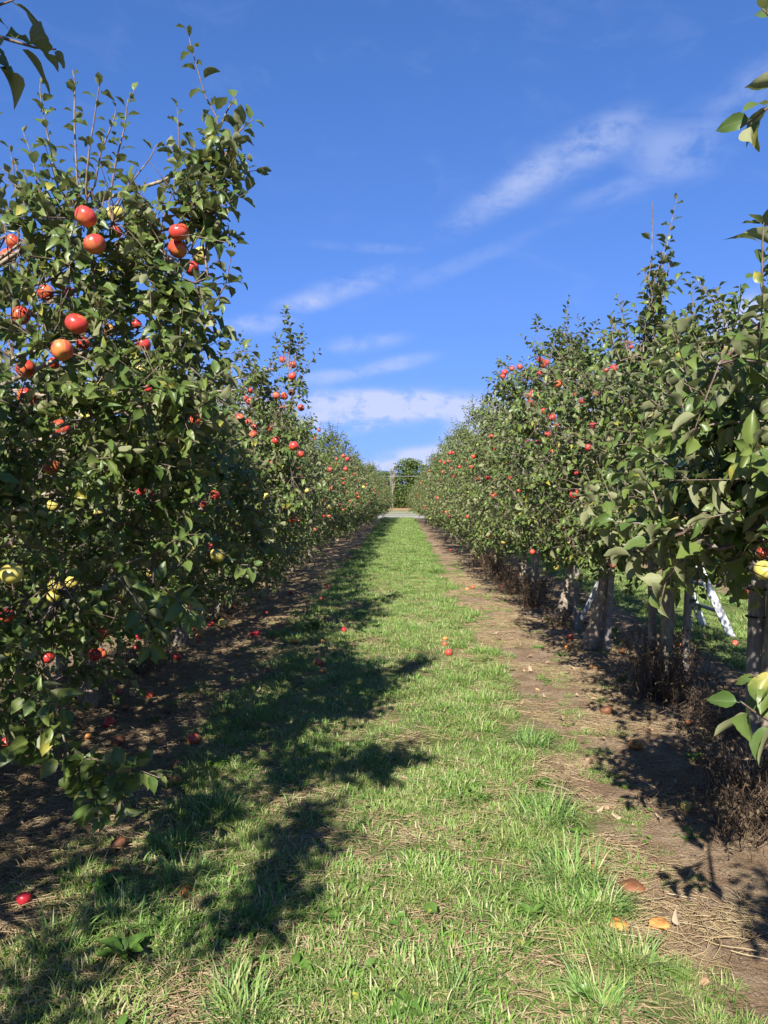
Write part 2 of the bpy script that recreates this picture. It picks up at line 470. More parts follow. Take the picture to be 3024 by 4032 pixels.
# ------------------------------------------------------------------ leaf shapes
def leaf_template(rows, width=.56, fold=.30, droop=.35, twist=0.0, wav=0.0, seed=0):
    """leaf lying along +Y, upper face +Z; the first bit is the stalk"""
    rg = np.random.RandomState(seed)
    prof = {7: [.03, .62, .95, 1.0, .84, .48, 0], 5: [.03, .86, 1.0, .72, 0], 4: [.05, .97, .85, 0], 3: [.05, 1.0, 0]}[rows]
    V, UV, F = [], [], []
    y0 = .24
    V += [(-.012, 0, .03), (.012, 0, .03)]; UV += [(0, 0, 0)]*2
    for i in range(rows):
        t = i/(rows-1)
        y = y0 + t*.98
        w = prof[i]*width*.5
        z = -droop*t*t*.55 + .02
        sw = wav*rg.uniform(-1, 1) if 0 < i < rows-1 else 0
        a = twist*t
        for s in (-1, 0, 1):
            if i == rows-1 and s != 0: continue
            xx = s*w*(1 + .12*rg.uniform(-1, 1) * (wav > 0)); zz = abs(s)*w*fold*2 + s*sw*.12
            V.append((xx*math.cos(a) - zz*math.sin(a), y - abs(s)*.02, z + zz*math.cos(a) + xx*math.sin(a))); UV.append((s, t, 0))
    b = 2
    F.append((0, 1, b+2, b))
    for i in range(rows-2):
        r0, r1 = b+i*3, b+(i+1)*3
        F += [(r0, r0+1, r1+1, r1), (r0+1, r0+2, r1+2, r1+1)]
    r0 = b+(rows-2)*3; tip = r0+3
    F += [(r0, r0+1, tip), (r0+1, r0+2, tip)]
    V = np.array(V); V[:, 0:3] /= 1.22
    return V, np.array(UV, float), F

def fine_leaf(width, fold, droop, twist, wav, seed, rows=12):
    """close-up leaf: rounded section, toothed and waved margin, pointed tip"""
    rg = np.random.RandomState(seed)
    V = [(-.014, 0, .03), (.014, 0, .03)]; UV = [(0, 0, 0)]*2; F = []
    cols = (-1, -.55, 0, .55, 1); ph = rg.uniform(0, 6.28, 3); side = rg.uniform(-.06, .06)
    for i in range(rows):
        t = i/(rows-1)
        w = width*.5*(math.sin(PI*min(1, t**.80*.985+.012))**.72)*(1-.10*t) if i < rows-1 else .0
        if t > .82 and i < rows-1: w *= .86
        y = .24 + t*.98; z = -droop*t*t*.6 + .02; a = twist*t
        for s in cols:
            if i == rows-1 and s != 0: continue
            tooth = 1 + (.045 if i % 2 else -.03)*(abs(s) == 1)
            xx = s*w*tooth + side*math.sin(PI*t)
            zz = abs(s)**1.4*w*fold*2 + (wav*.035*math.sin(9*t+ph[0]+(2 if s > 0 else 0)))*abs(s)**2 + .012*math.sin(14*t+ph[1]+s*3)*abs(s)
            V.append((xx*math.cos(a) - zz*math.sin(a), y - abs(s)*.03, z + zz*math.cos(a) + xx*math.sin(a))); UV.append((s, t, 0))
    b = 2; n = 5
    F.append((0, 1, b+3, b+1))
    for i in range(rows-2):
        for j in range(4): F.append((b+i*n+j, b+i*n+j+1, b+(i+1)*n+j+1, b+(i+1)*n+j))
    r0 = b+(rows-2)*n; tip = r0+n
    for j in range(4): F.append((r0+j, r0+j+1, tip))
    V = np.array(V)/1.22
    return V, np.array(UV, float), F
HI = [leaf_template(7, w, f, d, t, wv, i) for i, (w, f, d, t, wv) in enumerate([
    (.60, .22, .35, .10, .5), (.64, .32, .50, -.15, .8), (.54, .42, .25, .25, .9), (.62, .16, .60, .0, .6),
    (.58, .55, .45, -.3, .7), (.68, .25, .15, .15, .6), (.52, .65, .75, .35, .9), (.62, .35, .40, -.1, 1.1)])]
FINE = [fine_leaf(w, f, d, t, wv, i) for i, (w, f, d, t, wv) in enumerate([
    (.58, .20, .35, .10, .6), (.62, .30, .55, -.2, 1.2), (.52, .42, .25, .3, 1.0), (.60, .14, .65, .0, .8),
    (.56, .55, .45, -.35, 1.0), (.64, .24, .12, .2, 1.5), (.48, .62, .80, .4, 1.0), (.60, .34, .40, -.1, 1.8),
    (.55, .10, .95, .15, 1.2), (.50, .38, .10, -.5, 1.4), (.60, .28, -.25, .2, 1.2), (.54, .75, .5, .1, .8)])]
MID = [leaf_template(4, w, f, d, t, 0, i) for i, (w, f, d, t) in enumerate([
    (.60, .25, .35, .1), (.62, .35, .55, -.2), (.54, .5, .3, .3), (.62, .2, .6, .0), (.64, .3, .15, .15)])]
LEAFMESH = {}
def leaf_mesh(k, m):
    key = (k, m.name)
    if key not in LEAFMESH:
        V, UV, F = FINE[k]
        LEAFMESH[key] = mesh('leaf', V, [i for f in F for i in f], [len(f) for f in F], m, True, {'rnd': np.zeros(len(V)), 'lv': UV})
    return LEAFMESH[key]

class Leaves:
    """list of leaves: position, frame, size, variant"""
    def __init__(s): s.p = []; s.a = []; s.n = []; s.s = []; s.k = []
    def add(s, p, a, n, size, k): s.p.append(p); s.a.append(a); s.n.append(n); s.s.append(size); s.k.append(k)
    def arrays(s):
        P = np.array(s.p); A = np.array(s.a); N = np.array(s.n); S = np.array(s.s); K = np.array(s.k)
        A /= np.linalg.norm(A, axis=1)[:, None] + 1e-9
        N = N - (N*A).sum(1)[:, None]*A
        N /= np.linalg.norm(N, axis=1)[:, None] + 1e-9
        X = np.cross(A, N)
        R = np.stack([X, A, N], 2)*S[:, None, None]       # columns
        return P, R, S, K

def leaves_mesh(name, P, R, K, templates, m, rg):
    Vs, Ls, Ss, At, Rn = [], [], [], [], []
    base = 0
    for k in range(len(templates)):
        sel = np.where(K % len(templates) == k)[0]
        if not len(sel): continue
        V, UV, F = templates[k]
        W_ = np.einsum('nij,vj->nvi', R[sel], V) + P[sel][:, None, :]
        Vs.append(W_.reshape(-1, 3))
        fl = np.array([i for f in F for i in f]); fs = np.array([len(f) for f in F])
        off = base + np.arange(len(sel))*len(V)
        Ls.append((off[:, None] + fl[None, :]).ravel()); Ss.append(np.tile(fs, len(sel)))
        At.append(np.tile(UV, (len(sel), 1))); Rn.append(np.repeat(rg.rand(len(sel)), len(V)))
        base += len(sel)*len(V)
    return mesh(name, np.concatenate(Vs), np.concatenate(Ls), np.concatenate(Ss), m, True,
                {'rnd': np.concatenate(Rn), 'lv': np.concatenate(At)})

def leaf_along(LV, rg, pts, size, step, start=0.0, silver=0.0, both=1.0):
    """leaves set spirally along a shoot"""
    pts = np.asarray(pts, float)
    seg = np.linalg.norm(np.diff(pts, axis=0), axis=1); cum = np.concatenate([[0], np.cumsum(seg)])
    d = cum[-1]*start; ph = rg.rand()*6.28
    while d <= cum[-1]:
        i = min(np.searchsorted(cum, d, side='right')-1, len(seg)-1)
        t = (d-cum[i])/max(seg[i], 1e-6)
        p = pts[i]*(1-t) + pts[i+1]*t
        T = (pts[i+1]-pts[i])/max(seg[i], 1e-6)
        f = d/max(cum[-1], 1e-6)
        ph += 2.4 + rg.normal()*.25
        r = np.cross(T, [0, 0, 1.]); r = r/np.linalg.norm(r) if np.linalg.norm(r) > .05 else np.array([1., 0, 0])
        q = np.cross(r, T)
        rad = r*math.cos(ph) + q*math.sin(ph)
        ang = math.radians(rg.uniform(40, 85)) * (1 - .45*max(0, f-.8)/.2)
        a = T*math.cos(ang) + rad*math.sin(ang)
        a = a + np.array([0, 0, rg.uniform(-.55, .12)*(1-silver) + .1*silver]) + rg.normal(size=3)*.10
        n = np.array([0, 0, 1.])*.85 + T*.5*(1-silver) + rg.normal(size=3)*.50
        if silver: n = n*.5 - a*.0 + T*1.1 + rg.normal(size=3)*.3
        sz = size*rg.uniform(.62, 1.2)*(1 - .35*max(0, f-.75)/.25)
        LV.add(p, a, n, sz, rg.randint(0, 40))
        d += step*rg.uniform(.6, 1.4)

def curve(p0, p1, sag, n=5, rg=None, jit=0.0):
    p0 = np.asarray(p0, float); p1 = np.asarray(p1, float)
    t = np.linspace(0, 1, n)[:, None]
    P = p0*(1-t) + p1*t + np.array([0, 0, 1.])*(4*t*(1-t))*sag
    if rg is not None and jit: P[1:-1] += rg.normal(size=(n-2, 3))*jit
    return P

# apple
def apple_shape(nr=12, ns=18, squash=1.0, lump=0.0, seed=0):
    rg = np.random.RandomState(seed)
    V = []; F = []
    prof = []
    for i in range(nr+1):
        t = PI*i/nr
        r = math.sin(t)*(1 + .10*math.cos(t)) ; z = math.cos(t)
        z = z*.90 - .0
        dim = math.exp(-(r/.30)**2)
        dk = 1.0 if squash > .6 else .25
        z = z - .30*dim*dk if z > 0 else z + .20*dim*dk
        prof.append((max(r, 0.0), z))
    ph = rg.rand(4)*6.28
    for i, (r, z) in enumerate(prof):
        for j in range(ns):
            th = 2*PI*j/ns
            k = 1 + .025*math.cos(5*th+ph[0])*(1 if z < 0 else .4) + .02*math.cos(2*th+ph[1]) + lump*(.5*math.sin(3*th+ph[2]+2*z) + .4*math.cos(4*th+ph[3]-3*z))
            zz = z*squash
            if lump > .15: zz += lump*.4*math.sin(2*th+ph[1])*r
            V.append((r*k*math.cos(th), r*k*math.sin(th), zz))
    for i in range(nr):
        for j in range(ns):
            F.append((i*ns+j, (i+1)*ns+j, (i+1)*ns+(j+1) % ns, i*ns+(j+1) % ns))
    return np.array(V), F
def amesh(name, m, **k):
    V, F = apple_shape(**k)
    V = V*.04
    return mesh(name, V, [i for f in F for i in f], [len(f) for f in F], m)
APM = {k: [amesh('apple', APMAT[k], seed=s) for s in range(2)] for k in APMAT}
APFAR = {k: amesh('apple', APMAT[k], seed=5, nr=7, ns=9) for k in ('red', 'blush', 'yellow')}
SQUASH = {k: [amesh('apple', APMAT[k], seed=s+7, squash=.48, lump=.22) for s in range(2)] for k in ('orange', 'brown', 'red')}
SOFT = {k: [amesh('apple', APMAT[k], seed=s+17, squash=.86, lump=.05) for s in range(2)] for k in ('orange', 'brown')}
sb = MB(); sb.tube([(0, 0, .024), (.002, .001, .036), (.006, .002, .050)], [.0014, .0012, .0018], 5)
STEM = mesh('stem', np.concatenate(sb.v), sb.l, sb.s, M_STEM, True, {'rnd': np.concatenate(sb.r)})

# ------------------------------------------------------------------ readings from the photograph (metres, x y z radius skin)
APL1 = [(-1.239, 3.004, 2.652, 0.0425, 'red'), (-1.253, 3.362, 2.794, 0.0425, 'yellow'), (-1.203, 3.004, 2.544, 0.0425, 'red'), (-1.38, 3.7, 2.835, 0.0334, 'red'), (-1.881, 3.7, 2.788, 0.0379, 'red'), (-1.905, 3.7, 2.722, 0.0356, 'blush'), (-0.93, 3.209, 2.659, 0.0425, 'red'), (-0.96, 3.283, 2.616, 0.0425, 'blush'), (-0.92, 3.53, 2.661, 0.0425, 'yellow'), (-1.01, 3.7, 2.655, 0.0356, 'red'), (-1.725, 3.7, 2.544, 0.0401, 'red'), (-1.677, 3.362, 2.353, 0.0425, 'blush'), (-1.278, 3.004, 2.234, 0.0425, 'red'), (-1.541, 3.7, 2.3, 0.0345, 'red'), (-1.28, 2.881, 2.107, 0.0425, 'blush'), (-1.658, 3.362, 2.119, 0.0425, 'red'), (-1.689, 3.7, 2.203, 0.029, 'red'), (-1.655, 3.362, 1.995, 0.0425, 'red'), (-1.416, 3.7, 2.362, 0.0312, 'orange'), (-1.607, 3.7, 2.544, 0.0267, 'blush'), (-1.657, 3.7, 1.889, 0.0423, 'blush'), (-1.452, 2.824, 1.268, 0.0425, 'yellow'), (-1.686, 3.7, 1.124, 0.0379, 'yellow'), (-1.698, 3.7, 1.067, 0.0334, 'yellow'), (-1.606, 3.7, 1.14, 0.0334, 'yellow'), (-1.927, 3.7, 0.976, 0.0356, 'blush'), (-1.7, 3.7, 1.698, 0.0401, 'blush'), (-1.281, 3.7, 2.39, 0.0245, 'red'), (-1.694, 3.7, 1.514, 0.0312, 'yellow'), (-1.728, 3.7, 0.773, 0.0334, 'red')]
APL2 = [(-1.536, 4.554, 2.461, 0.0425, 'red'), (-1.304, 4.868, 2.053, 0.0425, 'blush'), (-1.724, 5.2, 2.292, 0.0282, 'red'), (-1.771, 5.2, 2.418, 0.0376, 'yellow'), (-2.088, 5.042, 2.079, 0.0425, 'yellow'), (-1.271, 5.2, 1.569, 0.0344, 'red'), (-1.881, 4.706, 1.467, 0.0425, 'yellow'), (-1.032, 4.278, 1.229, 0.0425, 'yellow'), (-1.99, 5.042, 0.653, 0.0425, 'red'), (-2.037, 5.042, 0.508, 0.0425, 'red'), (-2.059, 5.2, 0.485, 0.0376, 'blush'), (-1.224, 5.2, 0.701, 0.0282, 'yellow'), (-1.929, 5.2, 0.873, 0.0344, 'yellow'), (-1.775, 5.2, 1.594, 0.0344, 'red'), (-1.696, 5.2, 1.569, 0.025, 'red'), (-1.301, 5.2, 1.222, 0.0219, 'red'), (-1.715, 5.2, 1.032, 0.0282, 'yellow'), (-1.347, 5.2, 1.506, 0.025, 'blush')]
APL3 = [(-1.29, 8.3, 3.044, 0.04, 'red'), (-1.134, 8.012, 2.939, 0.041, 'red'), (-1.076, 7.567, 2.748, 0.041, 'red'), (-1.236, 7.567, 2.558, 0.041, 'red'), (-1.227, 8.012, 2.612, 0.041, 'blush'), (-1.19, 8.3, 2.69, 0.04, 'brown'), (-1.493, 7.567, 2.504, 0.041, 'blush'), (-1.439, 6.81, 2.261, 0.041, 'blush'), (-1.653, 8.3, 2.371, 0.04, 'blush'), (-1.538, 8.012, 2.29, 0.041, 'blush'), (-1.466, 7.567, 2.18, 0.041, 'blush'), (-1.427, 8.3, 2.301, 0.04, 'blush'), (-1.176, 7.169, 2.09, 0.041, 'red'), (-0.928, 6.6, 1.996, 0.0417, 'red'), (-1.058, 8.012, 2.009, 0.041, 'blush'), (-1.09, 8.3, 2.525, 0.04, 'red'), (-1.291, 8.3, 2.52, 0.0325, 'red'), (-1.716, 8.3, 1.69, 0.035, 'blush'), (-1.52, 8.3, 1.46, 0.0375, 'yellow'), (-1.479, 8.3, 1.575, 0.04, 'yellow'), (-1.142, 8.012, 1.327, 0.041, 'blush'), (-1.642, 8.3, 2.716, 0.03, 'red'), (-1.853, 8.3, 2.797, 0.025, 'red'), (-1.944, 8.3, 2.792, 0.0225, 'red'), (-1.693, 8.3, 2.631, 0.0275, 'red'), (-1.403, 8.3, 1.931, 0.03, 'red'), (-1.027, 8.3, 1.63, 0.03, 'yellow'), (-1.727, 8.3, 1.47, 0.035, 'yellow'), (-1.899, 8.3, 1.128, 0.03, 'yellow'), (-1.546, 8.3, 1.179, 0.0325, 'blush')]
APL4 = [(-0.883, 9.5, 1.435, 0.04, 'yellow'), (-1.129, 12.08, 2.001, 0.04, 'red'), (-0.977, 13.288, 2.054, 0.04, 'red'), (-0.945, 13.288, 2.222, 0.04, 'red'), (-1.51, 14, 2.789, 0.0337, 'red'), (-1.586, 14, 2.638, 0.0337, 'blush'), (-1.071, 14, 2.317, 0.0379, 'red'), (-0.793, 14, 1.558, 0.0337, 'red'), (-1.19, 14, 2.258, 0.0295, 'red'), (-0.7, 14, 1.752, 0.0295, 'yellow')]
APR3 = [(1.53, 8.6, 3.081, 0.0362, 'red'), (1.55, 8.513, 3.014, 0.041, 'red'), (1.606, 8.6, 3.055, 0.0362, 'red'), (1.223, 8.6, 2.99, 0.0337, 'red'), (1.305, 8.6, 3.005, 0.0337, 'red'), (1.141, 8.6, 2.949, 0.0337, 'red'), (1.12, 8.6, 2.903, 0.0311, 'red'), (1.53, 8.6, 2.922, 0.0362, 'red'), (1.527, 7.567, 2.662, 0.041, 'blush'), (1.454, 8.6, 2.717, 0.0337, 'red'), (1.404, 8.513, 2.67, 0.041, 'red'), (1.409, 8.513, 2.589, 0.041, 'red'), (1.909, 8.6, 2.695, 0.0285, 'red'), (1.991, 8.6, 2.777, 0.0259, 'red'), (1.573, 8.6, 2.517, 0.0337, 'red'), (1.65, 8.6, 2.465, 0.0337, 'red'), (1.561, 8.012, 2.379, 0.041, 'red'), (1.722, 8.6, 2.337, 0.0337, 'red'), (1.62, 8.6, 2.255, 0.0388, 'blush'), (1.517, 8.6, 2.168, 0.0337, 'blush'), (1.835, 8.6, 2.203, 0.0362, 'red'), (1.201, 8.6, 1.777, 0.0233, 'red'), (1.677, 8.6, 2.065, 0.0337, 'blush'), (1.729, 8.6, 1.879, 0.0337, 'blush'), (1.473, 6.6, 1.582, 0.0437, 'blush'), (2.017, 8.513, 1.509, 0.041, 'blush'), (1.795, 8.513, 1.234, 0.041, 'orange'), (1.946, 8.6, 1.298, 0.0285, 'yellow'), (1.69, 8.6, 1.292, 0.0285, 'blush'), (1.455, 8.6, 0.951, 0.0311, 'blush'), (1.723, 8.6, 0.776, 0.0311, 'yellow'), (1.405, 8.6, 2.188, 0.0233, 'red'), (1.299, 8.6, 1.632, 0.0233, 'blush'), (1.865, 8.6, 1.04, 0.0311, 'yellow')]
APR2 = [(1.649, 6.6, 2.432, 0.0278, 'red'), (1.536, 6.6, 2.374, 0.0258, 'red'), (1.623, 6.6, 2.169, 0.0278, 'red'), (1.917, 6.6, 2.867, 0.0258, 'red'), (1.944, 6.6, 2.831, 0.0199, 'red'), (1.801, 6.6, 2.655, 0.0338, 'red'), (1.738, 6.6, 2.636, 0.0199, 'blush'), (2.096, 6.6, 2.211, 0.0258, 'red'), (2.03, 6.6, 2.188, 0.0219, 'red'), (1.585, 6.6, 1.98, 0.0338, 'red'), (1.773, 6.6, 2.058, 0.0278, 'red'), (1.943, 6.6, 2.368, 0.0179, 'red'), (2.379, 6.6, 1.928, 0.0278, 'orange'), (1.817, 6.6, 1.048, 0.0298, 'red'), (1.798, 6.6, 0.981, 0.0318, 'blush'), (1.703, 6.6, 1.909, 0.0219, 'blush'), (1.488, 6.6, 1.763, 0.0199, 'red'), (1.899, 6.6, 1.85, 0.0238, 'blush')]
APR0 = [(1.394, 3.0, 1.337, 0.0253, 'blush'), (1.35, 2.889, 1.281, 0.04, 'yellow')]
APR4 = [(1.184, 18.983, 2.655, 0.04, 'red'), (1.263, 18.983, 2.666, 0.04, 'red'), (1.582, 18.983, 2.472, 0.04, 'red'), (1.095, 22, 2.594, 0.0397, 'red'), (1.218, 18.983, 2.279, 0.04, 'blush'), (2.329, 16.61, 1.968, 0.04, 'red'), (1.526, 16.61, 1.161, 0.04, 'blush'), (2.274, 18.983, 2.767, 0.04, 'red'), (2.271, 22, 1.101, 0.0397, 'blush'), (1.61, 22, 2.289, 0.0397, 'red'), (1.215, 22, 1.761, 0.0331, 'blush'), (2.158, 16.61, 2.704, 0.04, 'red')]
SPL1 = [([(-0.841, 3.3, 2.575), (-0.838, 3.3, 2.746), (-0.783, 3.3, 2.961), (-0.79, 3.3, 3.175), (-0.844, 3.3, 3.275), (-0.904, 3.3, 3.49), (-0.916, 3.3, 3.562)], .062, .030, .0),
 ([(-0.783, 3.3, 2.961), (-0.729, 3.3, 3.066), (-0.689, 3.3, 3.125), (-0.633, 3.3, 3.169)], .07, .022, 0), ([(-0.82, 3.3, 2.654), (-0.79, 3.3, 2.811), (-0.75, 3.3, 2.889), (-0.72, 3.3, 2.929)], .07, .022, 0),
 ([(-0.789, 3.3, 3.027), (-0.719, 3.3, 3.027), (-0.654, 3.3, 2.997)], .07, .022, 0), ([(-0.791, 3.3, 3.106), (-0.748, 3.3, 3.204), (-0.708, 3.3, 3.272)], .06, .05, 0),
 ([(-0.831, 3.3, 2.496), (-0.87, 3.3, 2.733), (-0.929, 3.3, 2.812), (-0.955, 3.3, 2.962), (-0.956, 3.3, 3.106), (-0.963, 3.3, 3.236)], .052, .028, .5),
 ([(-1.493, 3.35, 2.856), (-1.526, 3.35, 3.033), (-1.556, 3.35, 3.18), (-1.577, 3.35, 3.304), (-1.579, 3.35, 3.362)], .055, .030, .6),
 ([(-1.402, 3.35, 2.775), (-1.419, 3.35, 2.952), (-1.429, 3.35, 3.206), (-1.424, 3.35, 3.366), (-1.436, 3.35, 3.416)], .055, .034, .5),
 ([(-1.339, 3.25, 2.875), (-1.322, 3.25, 3.03), (-1.3, 3.25, 3.156), (-1.285, 3.25, 3.255), (-1.271, 3.25, 3.32)], .058, .034, .5),
 ([(-1.26, 3.3, 2.815), (-1.227, 3.3, 3.0), (-1.19, 3.3, 3.138), (-1.175, 3.3, 3.252), (-1.145, 3.3, 3.295)], .052, .028, .5),
 ([(-1.25, 3.3, 2.776), (-1.177, 3.3, 2.886), (-1.08, 3.3, 3.007), (-1.052, 3.3, 3.064)], .055, .032, .3),
 ([(-1.32, 3.3, 2.895), (-1.292, 3.3, 3.039), (-1.233, 3.3, 3.18), (-1.225, 3.3, 3.223)], .05, .026, .5),
 ([(-1.703, 3.4, 2.735), (-1.716, 3.4, 2.939), (-1.732, 3.4, 3.065), (-1.737, 3.4, 3.116)], .055, .026, .5),
 ([(-1.662, 3.4, 2.653), (-1.671, 3.4, 2.826), (-1.709, 3.4, 3.012), (-1.721, 3.4, 3.051)], .055, .024, .5),
 ([(-1.466, 3.2, 2.702), (-1.523, 3.2, 2.856), (-1.542, 3.2, 2.972), (-1.58, 3.2, 3.077)], .055, .03, .5),
 ([(-0.872, 3.3, 2.258), (-0.822, 3.3, 2.353), (-0.757, 3.3, 2.468), (-0.719, 3.3, 2.641)], .062, .030, .2),
 ([(-0.931, 3.3, 2.417), (-0.852, 3.3, 2.298), (-0.792, 3.3, 2.317), (-0.752, 3.3, 2.218)], .068, .022, 0),
 ([(-1.072, 3.3, 2.299), (-0.992, 3.3, 2.398), (-0.891, 3.3, 2.476), (-0.791, 3.3, 2.574)], .07, .018, 0),
 ([(-1.011, 3.3, 2.497), (-0.93, 3.3, 2.615), (-0.85, 3.3, 2.693), (-0.77, 3.3, 2.752)], .07, .018, 0),
 ([(-1.051, 3.3, 2.576), (-1.03, 3.3, 2.734), (-0.989, 3.3, 2.852), (-0.889, 3.3, 2.93)], .07, .018, 0),
 ([(-0.87, 3.3, 2.694), (-0.889, 3.3, 2.851), (-0.849, 3.3, 2.989), (-0.829, 3.3, 3.087)], .07, .018, 0),
 ([(-0.93, 3.3, 2.694), (-0.85, 3.3, 2.831), (-0.77, 3.3, 2.89), (-0.729, 3.3, 2.988)], .07, .018, 0),
 ([(-0.971, 3.1, 1.917), (-0.877, 3.1, 1.955), (-0.783, 3.1, 1.973), (-0.689, 3.1, 1.917)], .075, .02, 0),
 ([(-1.556, 3.0, 0.809), (-1.449, 2.933, 0.79), (-1.328, 2.867, 0.772), (-1.228, 2.8, 0.774)], .08, .012, 0),
 ([(-1.582, 3.2, 0.543), (-1.366, 3.113, 0.476), (-1.216, 3.025, 0.507), (-1.109, 2.938, 0.448), (-1.041, 2.85, 0.376)], .078, .015, 0),
 ([(-1.361, 3.1, 0.481), (-1.164, 3.033, 0.43), (-1.046, 2.967, 0.492), (-0.925, 2.9, 0.481)], .075, .018, 0),
 ([(-1.361, 3.1, 0.481), (-1.237, 2.983, 0.43), (-1.162, 2.867, 0.403), (-1.098, 2.75, 0.382)], .078, .016, 0),
 ([(-1.701, 3.2, 0.483), (-1.569, 3.133, 0.545), (-1.44, 3.067, 0.624), (-1.353, 3.0, 0.663)], .078, .015, 0),
 ([(-1.26, 3.3, 1.241), (-1.113, 3.167, 1.138), (-1.011, 3.033, 1.026), (-0.949, 2.9, 0.961)], .08, .026, 0),
 ([(-1.111, 3.4, 1.17), (-0.978, 3.233, 1.149), (-0.871, 3.067, 1.114), (-0.789, 2.9, 1.103)], .078, .024, 0),
 ([(-1.106, 3.9, 1.375), (-0.916, 3.8, 1.288), (-0.802, 3.7, 1.227), (-0.704, 3.6, 1.236)], .078, .026, 0)]
SPL0 = [([(-0.9, 1.45, 2.474), (-0.819, 1.462, 2.446), (-0.749, 1.475, 2.428), (-0.71, 1.488, 2.422), (-0.674, 1.5, 2.425)], .068, .020, .0),
 ([(-0.866, 1.45, 2.335), (-0.822, 1.467, 2.37), (-0.795, 1.483, 2.396), (-0.781, 1.5, 2.414)], .066, .020, 0),
 ([(-0.84, 1.5, 2.469), (-0.812, 1.5, 2.495), (-0.784, 1.5, 2.513), (-0.757, 1.5, 2.521)], .066, .024, 0)]
SPL3 = [([(-1.171, 7.9, 2.625), (-1.161, 7.9, 3.09), (-1.146, 7.9, 3.265), (-1.198, 7.9, 3.445), (-1.193, 7.9, 3.502)], .065, .012, .1), ([(-1.157, 7.9, 2.483), (-1.061, 7.9, 2.672), (-1.013, 7.9, 2.819), (-0.908, 7.9, 2.994), (-0.851, 7.9, 3.065)], .06, .03, .3),
 ([(-1.147, 7.9, 2.862), (-1.084, 7.9, 3.028), (-1.06, 7.9, 3.089), (-0.956, 7.9, 3.136)], .06, .025, .2), ([(-1.18, 7.9, 2.91), (-1.218, 7.9, 3.1), (-1.275, 7.9, 3.195), (-1.313, 7.9, 3.233)], .065, .018, .1),
 ([(-1.156, 7.9, 2.862), (-1.084, 7.9, 3.004), (-1.036, 7.9, 3.17), (-1.027, 7.9, 3.335)], .06, .025, .2), ([(-1.59, 7.8, 2.613), (-1.623, 7.8, 2.848), (-1.632, 7.8, 3.026), (-1.631, 7.8, 3.232)], .055, .022, .5),
 ([(-1.685, 7.8, 2.66), (-1.75, 7.8, 2.843), (-1.806, 7.8, 3.017), (-1.825, 7.8, 3.12)], .055, .04, .5), ([(-1.496, 7.8, 2.66), (-1.505, 7.8, 2.847), (-1.495, 7.8, 2.988), (-1.48, 7.8, 3.072)], .055, .024, .5),
 ([(-1.567, 7.8, 2.613), (-1.542, 7.8, 2.894), (-1.566, 7.8, 3.035), (-1.556, 7.8, 3.128)], .055, .024, .5), ([(-1.276, 7.9, 2.578), (-1.228, 7.9, 2.72), (-1.085, 7.9, 2.672), (-0.99, 7.9, 2.625)], .065, .014, 0),
 ([(-1.276, 7.9, 2.863), (-1.18, 7.9, 3.005), (-1.085, 7.9, 2.91), (-1.013, 7.9, 2.72)], .065, .014, 0), ([(-1.157, 7.9, 2.388), (-1.085, 7.9, 2.53), (-1.014, 7.9, 2.577), (-0.952, 7.9, 2.482)], .065, .014, 0),
 ([(-1.396, 7.9, 2.626), (-1.381, 7.9, 2.863), (-1.323, 7.9, 2.958), (-1.299, 7.9, 3.029)], .06, .02, .2)]
SPR2 = [([(1.553, 5.0, 2.491), (1.566, 5.0, 2.81), (1.602, 5.0, 3.109), (1.606, 5.0, 3.404), (1.603, 5.0, 3.451)], .055, .10, .5), ([(1.626, 5.0, 2.55), (1.622, 5.0, 2.81), (1.685, 5.0, 3.108), (1.739, 5.0, 3.382), (1.759, 5.0, 3.467)], .062, .030, .1),
 ([(1.567, 5.0, 2.55), (1.581, 5.0, 2.81), (1.653, 5.0, 3.052), (1.696, 5.0, 3.2)], .062, .024, 0), ([(1.656, 5.0, 2.609), (1.669, 5.0, 2.81), (1.697, 5.0, 2.993), (1.74, 5.0, 3.14)], .062, .024, 0),
 ([(1.613, 5.05, 2.5), (1.627, 5.05, 2.739), (1.655, 5.05, 2.918), (1.684, 5.05, 3.097)], .062, .026, 0), ([(1.537, 4.95, 2.599), (1.594, 4.95, 2.833), (1.564, 4.95, 2.95), (1.52, 4.95, 2.98)], .06, .024, 0),
 ([(1.581, 5.0, 2.185), (1.535, 5.0, 2.503), (1.516, 5.0, 2.725), (1.492, 5.0, 2.787)], .06, .05, .2), ([(1.405, 5.0, 2.432), (1.36, 5.0, 2.551), (1.345, 5.0, 2.67), (1.351, 5.0, 2.744)], .055, .03, .5),
 ([(1.48, 5.0, 2.372), (1.434, 5.0, 2.55), (1.375, 5.0, 2.625), (1.345, 5.0, 2.655)], .06, .02, .1), ([(1.768, 5.2, 2.558), (1.859, 5.2, 2.712), (1.92, 5.2, 2.742), (1.981, 5.2, 2.834)], .062, .022, .1)]
SPR1 = [([(1.641, 4.3, 2.256), (1.621, 4.3, 2.493), (1.6, 4.3, 2.653), (1.597, 4.3, 2.752)], .058, .028, .4), ([(1.768, 4.3, 2.204), (1.748, 4.3, 2.461), (1.741, 4.3, 2.652), (1.741, 4.3, 2.718)], .055, .026, .5),
 ([(1.655, 4.2, 1.79), (1.641, 4.2, 2.04), (1.615, 4.2, 2.239), (1.552, 4.2, 2.389)], .065, .04, .1), ([(1.776, 4.2, 2.239), (1.824, 4.2, 2.387), (1.86, 4.2, 2.487), (1.872, 4.2, 2.561)], .06, .022, .2),
 ([(1.239, 3.4, 1.906), (1.105, 3.3, 1.798), (1.016, 3.2, 1.695), (0.948, 3.1, 1.617)], .078, .026, 0)]
